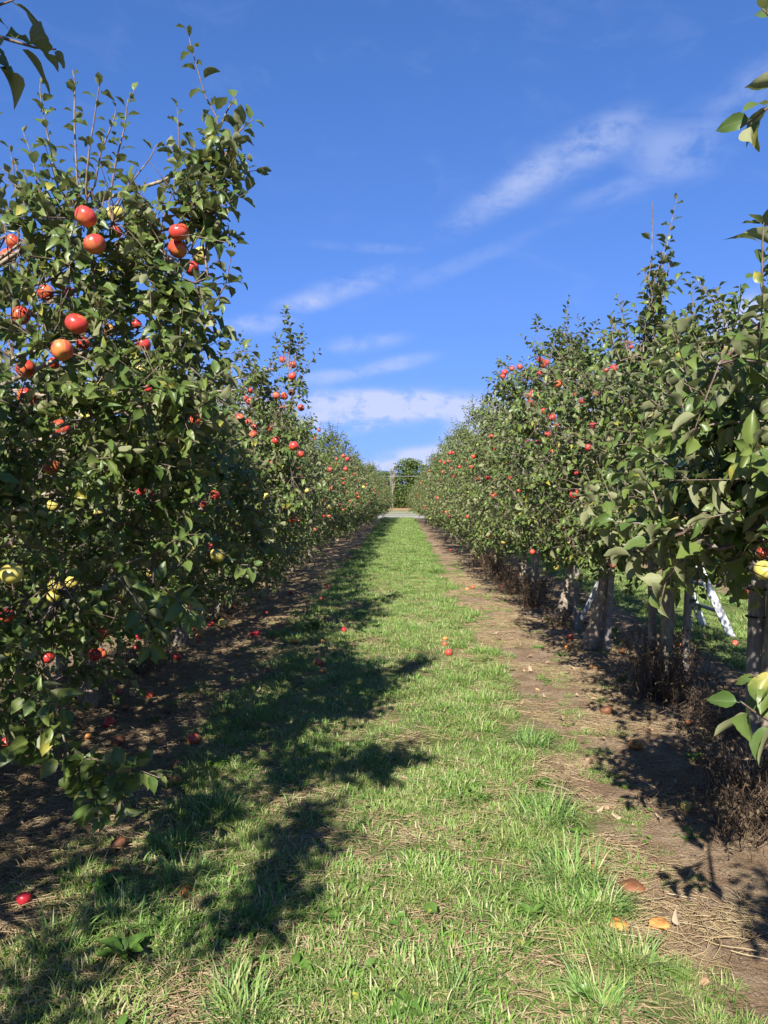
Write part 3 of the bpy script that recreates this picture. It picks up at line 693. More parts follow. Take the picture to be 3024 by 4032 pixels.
SPR3 = [([(1.472, 8.3, 2.919), (1.471, 8.3, 3.067), (1.47, 8.3, 3.324), (1.44, 8.3, 3.506)], .062, .010, .1), ([(1.471, 8.3, 2.968), (1.505, 8.3, 3.165), (1.52, 8.3, 3.313), (1.514, 8.3, 3.412)], .06, .018, .2), ([(1.471, 8.3, 3.017), (1.397, 8.3, 3.166), (1.322, 8.3, 3.24), (1.273, 8.3, 3.275)], .06, .024, .3),
 ([(1.781, 7.6, 2.801), (1.78, 7.6, 3.0), (1.779, 7.6, 3.253), (1.711, 7.6, 3.339)], .062, .018, .2), ([(1.687, 7.9, 2.945), (1.686, 7.9, 3.147), (1.675, 7.9, 3.443), (1.703, 7.9, 3.602)], .058, .026, .3), ([(1.78, 7.6, 3.073), (1.842, 7.6, 3.162), (1.887, 7.6, 3.23), (1.909, 7.6, 3.297)], .06, .02, .2),
 ([(1.528, 8.2, 2.657), (1.332, 8.2, 2.829), (1.215, 8.2, 2.903), (1.029, 8.2, 2.967)], .062, .010, 0), ([(1.137, 8.2, 2.879), (1.064, 8.2, 2.757), (0.981, 8.2, 2.684), (0.888, 8.2, 2.576)], .06, .012, 0), ([(1.431, 8.2, 2.413), (1.186, 8.2, 2.561), (1.04, 8.2, 2.537), (0.869, 8.2, 2.464)], .062, .012, 0),
 ([(1.284, 8.2, 2.658), (1.162, 8.2, 2.708), (1.088, 8.2, 2.806), (1.039, 8.2, 2.855)], .062, .010, 0)]
SPR0 = [([(0.902, 1.72, 2.487), (0.83, 1.715, 2.435), (0.793, 1.71, 2.398), (0.761, 1.705, 2.371), (0.734, 1.7, 2.354)], .068, .022, 0), ([(0.891, 1.7, 2.565), (0.831, 1.7, 2.576), (0.794, 1.7, 2.591), (0.777, 1.7, 2.609)], .068, .024, 0),
 ([(0.926, 1.9, 1.906), (0.891, 1.887, 1.982), (0.863, 1.875, 2.056), (0.859, 1.863, 2.163), (0.855, 1.85, 2.202)], .066, .026, .1), ([(0.935, 1.9, 2.04), (0.912, 1.9, 2.13), (0.89, 1.9, 2.197), (0.867, 1.9, 2.231)], .066, .024, .1),
 ([(1.058, 2.0, 1.723), (0.922, 2.025, 1.75), (0.828, 2.05, 1.746), (0.781, 2.075, 1.734), (0.753, 2.1, 1.72)], .072, .022, 0), ([(1.162, 2.2, 1.91), (1.076, 2.233, 1.876), (0.985, 2.267, 1.921), (0.918, 2.3, 1.941)], .068, .020, 0),
 ([(1.064, 2.1, 1.495), (0.952, 2.183, 1.454), (0.868, 2.267, 1.436), (0.831, 2.35, 1.453), (0.775, 2.433, 1.47), (0.671, 2.517, 1.472), (0.625, 2.6, 1.497)], .068, .017, 0),
 ([(0.83, 2.2, 1.44), (0.762, 2.267, 1.496), (0.752, 2.333, 1.581), (0.748, 2.4, 1.616)], .068, .018, 0), ([(0.986, 2.2, 1.453), (0.934, 2.233, 1.545), (0.88, 2.267, 1.626), (0.839, 2.3, 1.64)], .070, .018, 0),
 ([(1.063, 2.1, 1.62), (0.979, 2.133, 1.634), (0.919, 2.167, 1.596), (0.868, 2.2, 1.584)], .070, .018, 0), ([(0.882, 2.2, 1.413), (0.816, 2.233, 1.385), (0.775, 2.267, 1.314), (0.767, 2.3, 1.228)], .072, .024, 0),
 ([(1.015, 2.1, 1.457), (0.981, 2.133, 1.424), (0.971, 2.167, 1.403), (0.947, 2.2, 1.387)], .068, .018, 0), ([(1.115, 2.2, 1.44), (1.025, 2.2, 1.466), (0.959, 2.2, 1.492), (0.907, 2.2, 1.519)], .070, .018, 0),
 ([(0.804, 2.2, 1.453), (0.77, 2.333, 1.419), (0.741, 2.467, 1.367), (0.734, 2.6, 1.373)], .068, .022, 0), ([(1.086, 2.2, 1.78), (1.024, 2.233, 1.836), (0.972, 2.267, 1.854), (0.946, 2.3, 1.832)], .070, .02, 0),
 ([(0.928, 1.78, 1.003), (0.833, 1.76, 1.045), (0.788, 1.74, 1.073), (0.753, 1.72, 1.098)], .078, .022, 0), ([(0.912, 1.75, 1.044), (0.86, 1.75, 1.107), (0.818, 1.75, 1.138), (0.787, 1.75, 1.153)], .078, .026, 0)]

CLUMPS = {
 9: [((-1.30, -.12, 2.45), (.13, .30, .18), 60), ((-1.25, .35, 2.5), (.13, .28, .16), 50)],
 19: [((.90, .50, 1.72), (.22, .26, .20), 70), ((1.15, .15, 1.75), (.25, .25, .22), 60), ((1.0, .85, 1.45), (.12, .15, .15), 24)],
 11: [((-1.0, 1.0, 2.72), (.22, .25, .24), 60), ((-1.3, 1.25, 2.45), (.25, .25, .25), 50)],
 12: [((-0.956, 3.25, 2.56), (0.17, 0.25, 0.3), 42), ((-0.87, 3.3, 2.733), (0.1, 0.15, 0.28), 28), ((-1.032, 3.3, 2.259), (0.26, 0.3, 0.28), 55), ((-1.332, 3.3, 2.578), (0.4, 0.35, 0.33), 85), ((-1.351, 3.3, 2.737), (0.3, 0.3, 0.16), 40), ((-0.769, 3.3, 3.027), (0.07, 0.1, 0.13), 12), ((-1.633, 3.3, 2.66), (0.3, 0.3, 0.3), 50), ((-0.925, 3.2, 1.968), (0.18, 0.3, 0.22), 45), ((-1.443, 3.1, 2.162), (0.35, 0.3, 0.35), 60), ((-1.198, 3.2, 1.891), (0.4, 0.3, 0.3), 60), ((-1.523, 3.1, 1.693), (0.35, 0.3, 0.4), 60), ((-1.206, 3.5, 1.499), (0.4, 0.3, 0.35), 60), ((-0.987, 3.6, 1.694), (0.2, 0.3, 0.3), 40), ((-1.504, 3.3, 1.099), (0.3, 0.3, 0.3), 45)],
 13: [((-1.127, 4.8, 1.48), (0.28, 0.3, 0.35), 50), ((-1.023, 5.0, 1.235), (0.2, 0.3, 0.2), 25), ((-1.233, 5.0, 1.901), (0.2, 0.3, 0.3), 35)],
 14: [((-1.412, 7.6, 2.54), (0.33, 0.4, 0.33), 60), ((-1.197, 7.4, 2.112), (0.42, 0.4, 0.35), 80), ((-1.17, 7.9, 2.91), (0.11, 0.15, 0.33), 26), ((-1.198, 7.4, 1.621), (0.42, 0.5, 0.4), 70)],
 22: [((1.652, 4.2, 2.214), (0.35, 0.3, 0.22), 50), ((1.505, 4.0, 1.85), (0.4, 0.3, 0.3), 60)],
 23: [((1.639, 5.0, 2.846), (0.07, 0.08, 0.34), 9), ((1.615, 5.1, 2.418), (0.3, 0.3, 0.26), 50), ((1.543, 5.6, 2.171), (0.35, 0.3, 0.3), 60)],
 24: [((1.454, 8.2, 2.902), (0.18, 0.25, 0.32), 36), ((1.235, 8.2, 2.658), (0.22, 0.25, 0.2), 32), ((1.73, 7.8, 2.974), (0.33, 0.3, 0.28), 50), ((1.493, 8.0, 2.153), (0.5, 0.4, 0.4), 80)],
 21: [((1.016, 2.4, 1.815), (0.22, 0.25, 0.18), 45), ((1.016, 2.3, 1.599), (0.2, 0.25, 0.2), 55), ((0.888, 2.6, 1.466), (0.16, 0.2, 0.12), 34), ((0.99, 2.3, 1.449), (0.18, 0.2, 0.11), 32), ((0.917, 1.9, 1.636), (0.2, 0.3, 0.35), 60)],
}
PROF_L = [(.35, .35), (.7, 1.0), (1.2, 1.28), (1.7, 1.22), (2.2, 1.0), (2.7, .72), (3.1, .38)]
PROF_R = [(.75, .45), (.95, .95), (1.3, 1.12), (1.8, 1.05), (2.3, .9), (2.8, .62), (3.2, .3)]

def grow(seed, prof, side, ntwig, hi, shoots=(), top=1.0, lean=0.0, cut=None, water=9, r0=.055, cx=.05, ry=1.05, leafsize=.083, clumps=()):
    """skeleton and leaves of one spindle apple tree, all local to its base. side: +1 lane lies towards +x"""
    rg = np.random.RandomState(seed)
    H = prof[-1][0]*top
    zs = np.linspace(0, H*.93, 9)
    wob = np.cumsum(rg.normal(size=(9, 2))*.016, axis=0); wob[0] = 0
    T = np.stack([lean*np.minimum(zs, .95) + wob[:, 0] + cx*side*(zs/H), wob[:, 1], zs], 1)
    R = np.interp(zs/H, [0, .04, .3, .7, .95], [r0*1.35, r0, r0*.82, r0*.5, r0*.16])
    z0, w0 = zip(*prof)
    width = lambda z: np.interp(z, z0, w0)*1.0
    tx = lambda z: np.array([np.interp(z, zs, T[:, 0]), np.interp(z, zs, T[:, 1]), z])
    nodes = []; limbs = []
    n = 17
    for i in range(n):
        zb = prof[0][0]*.9 + .12 + (H*.86 - prof[0][0])*(i/(n-1))**1.05*.95
        a = i*2.4 + rg.normal()*.3
        Wd = width(min(zb+.1, H))*rg.uniform(.72, .95)
        d = np.array([math.cos(a), math.sin(a)*.95, 0])
        p0 = tx(zb)
        p1 = p0 + d*Wd + np.array([0, 0, rg.uniform(.02, .28)*Wd])
        P = curve(p0, p1, .10*Wd, 6, rg, .012*Wd)
        if rg.rand() < .5: P[-1, 2] -= .12*Wd
        limbs.append((P, np.linspace(max(.013, .024*Wd), .005, 6)))
        for q in range(1, 6): nodes.append(P[q]); nodes.append((P[q]+P[q-1])/2)
    for (c, rad, nn_) in clumps:
        c = np.array(c)
        zc = np.clip(c[2]-.35, .5, H*.9); p0 = tx(zc)
        P = curve(p0, c, .06, 6, rg, .01)
        limbs.append((P, np.linspace(.016, .005, 6)))
        for q in range(2, 6): nodes.append(P[q]); nodes.append(c + rg.normal(size=3)*np.array(rad)*.35)
    for q in range(4, 9): nodes.append(T[q])
    nodes = np.array(nodes)
    LV = Leaves(); tw = MB()
    for i in range(ntwig):
        z = rg.uniform(prof[0][0], H)
        if rg.rand() > (width(z)/1.3 + .12): z = rg.uniform(prof[0][0], H*.75)
        a = rg.uniform(0, 2*PI); fr = 1 - rg.rand()**1.6*.55
        c = tx(z)
        q = c + np.array([math.cos(a)*width(z)*fr, math.sin(a)*width(z)*fr*ry, 0]) * rg.uniform(.88, 1.08)
        if cut is not None and cut(q): continue
        k = np.argmin(((nodes - q)**2).sum(1) + (nodes[:, 2] > q[2] + .25)*.2)
        p0 = nodes[k]
        d = q - p0; dist = np.linalg.norm(d)
        out = (q - c); out[2] = 0; out /= np.linalg.norm(out) + 1e-6
        dirv = out*.75 + rg.normal(size=3)*.45 + np.array([0, 0, .45 if z > 1.1 else rg.uniform(-.5, .4)])
        dirv /= np.linalg.norm(dirv)
        Lg = rg.uniform(.14, .30)
        q2 = q + dirv*Lg
        P = np.vstack([curve(p0, q, .05*dist, 3), [q + dirv*Lg*.5 + rg.normal(size=3)*.01, q2]])
        tw.tube(P, np.linspace(.0045, .0016, len(P)), 3, rg.rand(), cap=False)
        leaf_along(LV, rg, P, leafsize, .021, start=max(0.0, 1 - (Lg+.16)/(dist+Lg+1e-6)))
    for (c, rad, nn_) in clumps:
        c = np.array(c)
        for i in range(int(nn_*.62)):
            d = rg.normal(size=3); d /= np.linalg.norm(d); q = c + d*np.array(rad)*rg.rand()**.45
            k = np.argmin(((nodes - q)**2).sum(1)); p0 = nodes[k]; dist = np.linalg.norm(q-p0)
            dirv = d*.6 + rg.normal(size=3)*.4 + np.array([0, 0, .45]); dirv /= np.linalg.norm(dirv)
            Lg = rg.uniform(.10, .22)
            P = np.vstack([curve(p0, q, .04*dist, 3), [q + dirv*Lg*.5, q + dirv*Lg]])
            tw.tube(P, np.linspace(.0035, .0014, len(P)), 3, rg.rand(), cap=False)
            leaf_along(LV, rg, P, leafsize, .021, start=max(0.0, 1 - (Lg+.14)/(dist+Lg+1e-6)))
    for i in range(water):
        z = rg.uniform(.62, .95)*H
        a = rg.uniform(0, 2*PI); c = tx(z)
        p0 = c + np.array([math.cos(a), math.sin(a), 0])*width(z)*rg.uniform(.2, .8)
        Lg = rg.uniform(.32, .85)
        if cut is not None and cut(p0): continue
        P = np.vstack([p0, p0 + [0.03*rg.normal(), .03*rg.normal(), Lg*.5], p0 + [.08*rg.normal(), .08*rg.normal(), Lg]])
        tw.tube(P, [.0035, .0025, .0012], 3, rg.rand(), cap=False)
        leaf_along(LV, rg, P, leafsize*.8, .028, start=.1, silver=.5)
    for (pts, sz, st, silver) in shoots:
        P = np.array(pts)
        k = np.argmin(((nodes - P[0])**2).sum(1))
        gap = np.linalg.norm(nodes[k]-P[0])
        if gap > .5: P = np.vstack([T[-1], (T[-1]+P[0])/2 + np.array([0, 0, .05]), P])   # comes off the leader itself
        elif gap > .06: P = np.vstack([nodes[k], P])
        tw.tube(P, np.linspace(.0055, .0016, len(P)), 5, rg.rand(), cap=False)
        leaf_along(LV, rg, P[-len(pts):], sz*1.38, st, start=.02, silver=silver)
    return dict(T=T, R=R, limbs=limbs, twigs=tw, leaves=LV, rg=rg)

VIS = []                       # apples the photograph shows: leaves right in front of them are thinned
for L_ in (APL1, APL2, APL3, APL4, APR3, APR2, APR0, APR4):
    VIS += [(a[0], a[1], a[2], a[3]) for a in L_]
VISA = np.array(VIS)

def open_view(P, R, base, rg):
    """True for leaves kept"""
    Wp = P + base + R[:, :, 1]*.55
    keep = np.ones(len(P), bool)
    for x, y, z, r in VISA:
        c = np.array([x, y, z]); d = c - CAM; D = np.linalg.norm(d); d /= D
        v = Wp - CAM; t = v @ d
        perp = np.linalg.norm(v - t[:, None]*d, axis=1)
        k = (t > D - 2.3) & (t < D + r) & (perp < (r*.95+.028)*np.clip(t/D, .3, 1))
        keep &= ~(k & (rg.rand(len(P)) < .93))
        v = Wp - c; t = -(v @ LD)                        # fruit colours where the sun gets at it
        perp = np.linalg.norm(v + t[:, None]*LD, axis=1)
        k = (t > 0) & (t < 3.2) & (perp < r + .035)
        keep &= ~(k & (rg.rand(len(P)) < .86))
    return keep

def trunk_mesh(root, G, flare=True):
    tb = MB()
    P, R = G['T'], G['R']
    zz = np.linspace(0, 1, 22)
    s = np.linspace(0, 1, len(P))
    Q = np.stack([np.interp(zz, s, P[:, i]) for i in range(3)], 1)
    Q[0, 2] -= .03
    RR = np.interp(zz, s, R)*(1 + G['rg'].normal(size=22)*.04)
    RR[0] *= 1.12 if flare else 1
    tb.tube(Q, RR, 10)
    return tb.build('trunk', M_BARK, root)

def finish_tree(root, G, base, hi, apples=(), nlimbparts=True, rand_apples=0, prof=None, side=1):
    rg = G['rg']
    trunk_mesh(root, G)
    if nlimbparts:
        for P, R in G['limbs']:
            b_ = MB(); b_.tube(P, R, 7); b_.build('branch', M_BARK, root)
    else:
        b_ = MB()
        for P, R in G['limbs']: b_.tube(P, R, 5)
        tag(b_.build('branches', M_BARK, root), kind='stuff')
    tag(G['twigs'].build('twigs', M_TWIG, root), kind='stuff')
    P, R, S, K = G['leaves'].arrays()
    if hi:
        k = open_view(P, R, np.array(base), rg)
        P, R, S, K = P[k], R[k], S[k], K[k]
        Wp = P + np.array(base) - CAM
        f = Wp[:, 1]
        inside = (f > .3) & (abs(Wp[:, 0]/np.maximum(f, .1)) < .52) & (abs(Wp[:, 2]/np.maximum(f, .1)) < .68)
        dist = np.linalg.norm(Wp, axis=1)
        order = np.argsort(np.where(inside, dist, 1e3))
        own = [i for i in order[:300] if inside[i]] if hi == 2 else []
        rest = np.ones(len(P), bool); rest[own] = False
        for i in own:
            o = link('leaf', leaf_mesh(int(K[i] % len(FINE)), M_LEAF), root)
            M = np.eye(4); M[:3, :3] = R[i]; M[:3, 3] = P[i]
            o.matrix_basis = Matrix(M.tolist())
        me = leaves_mesh('foliage', P[rest], R[rest], K[rest], HI if hi == 2 else MID, M_LEAF, rg)
    else:
        me = leaves_mesh('foliage', P, R, K, MID, M_LEAF, rg)
    tag(link('foliage', me, root), kind='stuff')
    for (x, y, z, r, kind) in apples:
        o = link('apple', APM[kind][rg.randint(0, 2)], root, (x-base[0], y-base[1], z-base[2]))
        o.scale = [r/.04*rg.uniform(.96, 1.04)]*3
        # hangs crown down, tipped a little towards the light
        o.rotation_euler = (rg.uniform(.1, 1.1)*rg.choice([1, 1, -1]), rg.uniform(-.6, .6), rg.uniform(0, 6.28))
        if kind in ('yellow', 'orange', 'brown', 'blush'):
            o['label'] = {'yellow': 'greenish yellow apple', 'orange': 'soft orange apple', 'brown': 'brown rotten apple', 'blush': 'apple with orange blush'}[kind]
    for i in range(rand_apples):
        z = rg.uniform(.9, 2.5); w = np.interp(z, *zip(*prof)); a = rg.uniform(-1.3, 1.3)
        x = side*math.cos(a)*w*.92; y = math.sin(a)*w*.92
        kind = rg.choice(['red', 'red', 'blush', 'yellow'] if z < 1.7 else ['red', 'red', 'red', 'blush'])
        o = link('apple', APFAR[kind], root, (x, y, z)); o.scale = [rg.uniform(.9, 1.08)]*3
        o.rotation_euler = (rg.uniform(-.8, .8), rg.uniform(-.6, .6), rg.uniform(0, 6.28))

def local(shoots, base):
    return [([(p[0]-base[0], p[1]-base[1], p[2]-base[2]) for p in s[0]],) + tuple(s[1:]) for s in shoots]

# ------------------------------------------------------------------ the near trees, one by one
def lowcut(zmax, xmin):            # open the lane side near the ground
    return lambda q: q[2] < zmax and q[0] > xmin
NEAR = [
 ((-2.35, -.05), PROF_L, 1, 300, 1, [], [], dict(cut=lambda q: (q[2] < 2.0 and q[0] > .40) or q[0] > .78, seed=9), 'apple tree of the left row standing just left of the camera, out of the picture'),
 ((2.02, .25), PROF_R, -1, 300, 1, [], [], dict(seed=19, cut=lambda q: q[0] < -1.05), 'apple tree of the right row right beside the camera, only its shadow in view'),
 # name, base, profile, side, twigs, level, shoots, apples, options, label
 ((-2.35, 1.75), PROF_L, 1, 300, 2, SPL0, [], dict(top=1.0, cut=lambda q: (q[2] < 1.5 and q[0] > .62) or q[0] > 1.12, seed=11, water=4), 'apple tree whose leafy twig hangs into the top left corner'),
 ((-2.40, 3.75), [(.35, .35), (.7, .9), (1.2, 1.22), (1.7, 1.25), (2.2, 1.1), (2.5, .85), (2.75, .5)], 1, 470, 2, SPL1, APL1, dict(seed=12, water=5), 'tall nearest apple tree of the left row with large red apples and long upright shoots'),
 ((-2.32, 5.6), [(.5, .35), (.8, .9), (1.2, 1.22), (1.7, 1.15), (2.1, .9), (2.45, .5), (2.6, .2)], 1, 420, 2, [], APL2, dict(seed=13, top=1.0, water=3), 'low apple tree tucked behind the tall one in the left row'),
 ((-2.30, 7.92), [(.5, .35), (.8, 1.0), (1.2, 1.3), (1.8, 1.3), (2.3, 1.15), (2.7, .9), (2.95, .5)], 1, 420, 2, SPL3, APL3, dict(seed=14, water=4), 'left row apple tree with a narrow spire and a cluster of red apples'),
 ((-2.36, 9.9), PROF_L, 1, 350, 1, [], [a for a in APL4 if a[1] < 11], dict(seed=15, top=.95), 'fifth apple tree of the left row, just beyond the spired one'),
 ((-2.36, 11.9), PROF_L, 1, 320, 1, [], [a for a in APL4 if a[1] >= 11], dict(seed=16, top=.95), 'sixth apple tree of the left row, with few small red apples'),
 ((2.02, 2.35), [(1.1, .3), (1.25, .75), (1.4, 1.0), (1.8, .95), (2.1, .7), (2.35, .3)], -1, 300, 2, SPR0, APR0, dict(seed=21, leafsize=.076, cut=lambda q: q[2] < 1.1 and q[0] < -.5), 'nearest apple tree of the right row with big pale backed leaves at the right edge'),
 ((1.98, 4.22), [(1.22, .35), (1.32, .8), (1.45, 1.0), (1.8, .95), (2.15, .74), (2.4, .45), (2.55, .25)], -1, 380, 2, SPR1, [], dict(seed=22, water=8, leafsize=.078), 'right row apple tree beside the grey post at the right edge'),
 ((2.07, 6.03), [(.98, .35), (1.1, .85), (1.4, 1.08), (1.8, 1.05), (2.2, .95), (2.6, .72), (2.85, .4)], -1, 400, 2, SPR2, APR2, dict(seed=23, water=9), 'right row apple tree with the tallest leafy leader against the sky'),
 ((1.90, 7.88), [(.88, .35), (1.05, .9), (1.4, 1.10), (1.9, 1.05), (2.4, .95), (2.8, .7), (3.05, .4)], -1, 420, 2, SPR3, APR3, dict(seed=24, water=10, lean=.22, r0=.060), 'leaning apple tree of the right row with many red apples high on its lane side'),
 ((2.0, 9.75), [(z*1.08, w) for z, w in PROF_R], -1, 350, 1, [], [a for a in APR4 if a[1] < 12], dict(seed=25, lean=.24, r0=.055), 'fifth apple tree of the right row, behind the leaning apple laden one'),
 ((2.0, 11.7), [(z*1.14, w) for z, w in PROF_R], -1, 320, 1, [], [a for a in APR4 if a[1] >= 12], dict(seed=26), 'sixth apple tree of the right row, with a patch of small red apples'),
]
for (bx, by), prof, side, ntw, hi, shoots, apples, opt, label in NEAR:
    bz = float(hgt(bx, by)); base = (bx, by, bz)
    root = tag(empty('apple_tree', base), label, 'apple tree', 'apple trees of the orchard rows')
    cx = .10 if side > 0 else .02
    sd = opt.pop('seed')
    cl = [((c[0]-bx, c[1]-by, c[2]-bz), r, n) for c, r, n in CLUMPS.get(sd, [])]
    G = grow(sd, prof, side, int(ntw*(1.15 if side > 0 else .90)), hi, local(shoots, base), cx=cx, clumps=cl, **opt)
    finish_tree(root, G, base, hi, apples, True, 0 if hi == 2 else 6, prof, side)

# ------------------------------------------------------------------ the rest of the rows: copies of five grown trees
def copy_tree(root, loc, rz, sc_, label, group):
    r = root.copy(); C.objects.link(r); r.location = loc; r.rotation_euler = (0, 0, rz); r.scale = (sc_[0], sc_[0], sc_[1])
    r['label'] = label; r['group'] = group
    for ch in root.children:
        c = ch.copy(); C.objects.link(c); c.parent = r
    return r
PROTO = []
slots = []
for i, y in enumerate(np.arange(13.9, 57.5, 2.0)): slots.append((-2.36, y, 1, 'L', i)); slots.append((2.06, y - .35, -1, 'R', i))
for y in np.arange(2.2, 34, 2.05): slots.append((6.42, y, -1, 'RR', 0)); slots.append((-6.72, y + .8, 1, 'LL', 0))
rs = random.Random(5)
hh = [(1.0, 1.0), (1.02, 1.03), (1.0, .95), (.97, 1.0), (1.0, 1.06)]
MIDPROF = [(.5, .4), (.8, 1.05), (1.3, 1.22), (1.8, 1.12), (2.3, .86), (2.8, .50), (3.15, .22)]
for i, (x, y, side, row, k) in enumerate(slots):
    x = x + rs.uniform(-.08, .08); y = y + rs.uniform(-.15, .15)
    if row == 'L': x += .22*min(1, max(0, (y-20)/35))
    z = float(hgt(x, y))
    if row == 'L': group = 'distant apple trees of the left row'; label = 'apple tree in the distant stretch of the left row'
    elif row == 'R': group = 'distant apple trees of the right row'; label = 'apple tree in the distant stretch of the right row'
    elif row == 'RR': group = 'apple trees of the next row on the right'; label = 'apple tree in the row beyond the next lane on the right'
    else: group = 'apple trees of the next row on the left'; label = 'apple tree in the row beyond the next lane on the left'
    if i < 6:
        root = tag(empty('apple_tree', (x, y, z)), label, 'apple tree', group)
        G = grow(100+i, MIDPROF, side, 300, 0, cx=0, water=[5, 16, 9, 20, 6, 12][i], leafsize=.088)
        finish_tree(root, G, (0, 0, 0), 0, (), False, 8, MIDPROF, side if i < 4 else 1)
        PROTO.append(root)
    else:
        j = rs.randrange(6); pr = PROTO[j]
        flip = 0 if ((j % 2 == 0) == (side > 0)) else PI
        s1, s2 = rs.choice(hh)
        near0 = 1.0 if row in 'LR' else 1.0
        copy_tree(pr, (x, y, z), flip + rs.uniform(-.35, .35), (s1*rs.uniform(.97, 1.06)*(1.0 + .24*min(1, max(0, (y-18)/34))), s2*rs.uniform(.80, 1.18)*(1.16 if row == 'R' and y < 40 else 1.03)), label, group)

# ------------------------------------------------------------------ posts and stakes
def post(base, top, w, label, tie=None, round_=False):
    z = float(hgt(base[0], base[1]))
    root = tag(empty('wooden_stake', (base[0], base[1], z)), label, 'stake', 'wooden tree stakes')
    b_ = MB(); d = np.array([top[0]-base[0], top[1]-base[1], top[2]-z])
    n = 9
    P = np.linspace(0, 1, n)[:, None]*d + np.array([0, 0, -.05])*(1-np.linspace(0, 1, n)[:, None])
    if round_: b_.tube(P, w/2, 12)
    else:
        rgp = np.random.RandomState(int(base[1]*100)); pts = []
        for p in P:
            j = rgp.normal(size=2)*.0015
            c = .12*w
            for (a, e) in ((-1, -1), (1, -1), (1, 1), (-1, 1)):
                for (ca, ce) in (((a*(w/2), e*(w/2-c))), ((a*(w/2-c)), (e*(w/2)))) if a*e < 0 else (((a*(w/2-c)), (e*(w/2))), ((a*(w/2)), (e*(w/2-c)))):
                    pts.append((p[0]+ca+j[0], p[1]+ce+j[1], p[2]))
        # order the eight corners of every ring by angle
        V = []
        for i in range(n):
            ring = sorted(pts[i*8:(i+1)*8], key=lambda q: math.atan2(q[1]-P[i][1], q[0]-P[i][0])); V += ring
        F = [(i*8+j, i*8+(j+1) % 8, (i+1)*8+(j+1) % 8, (i+1)*8+j) for i in range(n-1) for j in range(8)]
        F += [tuple(range((n-1)*8, n*8)), tuple(reversed(range(8)))]
        b_.add(V, F)
    b_.build('shaft', M_POST, root, smooth=round_)
    if tie:
        for tz in tie:
            t_ = MB(); c = d*(tz/d[2]); th = np.linspace(0, 2*PI, 13)
            ring = np.stack([c[0]+np.cos(th)*w*.74, c[1]+np.sin(th)*w*.74, np.full(13, tz)], 1)
            t_.tube(ring, .006, 5, cap=False); t_.build('tie', M_TIE, root)
    return root
post((1.92, 4.24), (1.97, 4.24, 2.5), .070, 'thick grey square stake rising at the right edge of the picture', (1.05, .9))
post((2.07, 7.78), (2.17, 7.78, 2.3), .058, 'slim grey stake just right of the leaning apple trunk', (.85,))
post((2.0, 6.15), (1.97, 6.15, 2.4), .055, 'grey stake standing in the dark dead weeds, left one of the pair')
post((2.17, 5.95), (2.24, 5.95, 1.9), .060, 'stouter grey stake standing in the dark dead weeds, right one of the pair', round_=True)
post((2.05, 9.0), (1.99, 9.0, 2.42), .062, 'tall stake whose bare top shows high among the red apples of the right row')
post((1.93, 11.1), (1.98, 11.1, 2.3), .058, 'far grey stake with a dead stalk leaning on it in the right row')
post((-2.60, 5.8), (-2.60, 5.8, 2.3), .07, 'brown grey stake beside the shaded trunk low at the left')
post((-2.25, 10.9), (-2.22, 10.9, 2.3), .08, 'dark stake deep under the left row against the sunlit grass')

# ------------------------------------------------------------------ orchard ladder
lad = tag(empty('orchard_ladder', (3.45, 9.02, float(hgt(3.45, 9.02)))), 'pale aluminium tripod ladder on the grass of the next lane, back leg under the row', 'ladder')
lb = np.array([3.45, 9.02, 0])
def beam(p0, p1, w, t, name, m, parent, up=(0, 1, 0)):
    p0 = np.array(p0)-lb; p1 = np.array(p1)-lb
    d = p1-p0; Ln = np.linalg.norm(d); zc = d/Ln
    yc = np.array(up, float); yc -= yc@zc*zc; yc /= np.linalg.norm(yc); xc = np.cross(yc, zc)
    b_ = MB(); b_.box((p0+p1)/2, (w, t, Ln), np.stack([xc, yc, zc], 1), bev=min(w, t)*.15)
    return b_.build(name, m, parent, smooth=False)
rA0, rA1 = np.array([3.684, 8.64, 0.0]), np.array([2.89, 8.86, 1.85])
rB0, rB1 = np.array([3.661, 9.39, 0.0]), np.array([2.89, 9.18, 1.85])
beam(rA0, rA1, .088, .030, 'rail', M_ALU, lad); beam(rB0, rB1, .088, .030, 'rail', M_ALU, lad)
for k in range(1, 7):
    t = k*.285/1.85
    beam(rA0*(1-t)+rA1*t + [0, .016, 0], rB0*(1-t)+rB1*t - [0, .016, 0], .06, .028, 'rung', M_RUNG, lad, up=(0, 0, 1))
beam((2.26, 9.75, 0), (2.87, 9.05, 1.83), .055, .035, 'back_leg', M_ALU, lad)
beam((2.89, 8.80, 1.86), (2.89, 9.24, 1.86), .10, .04, 'top_cap', M_ALU, lad, up=(0, 0, 1))

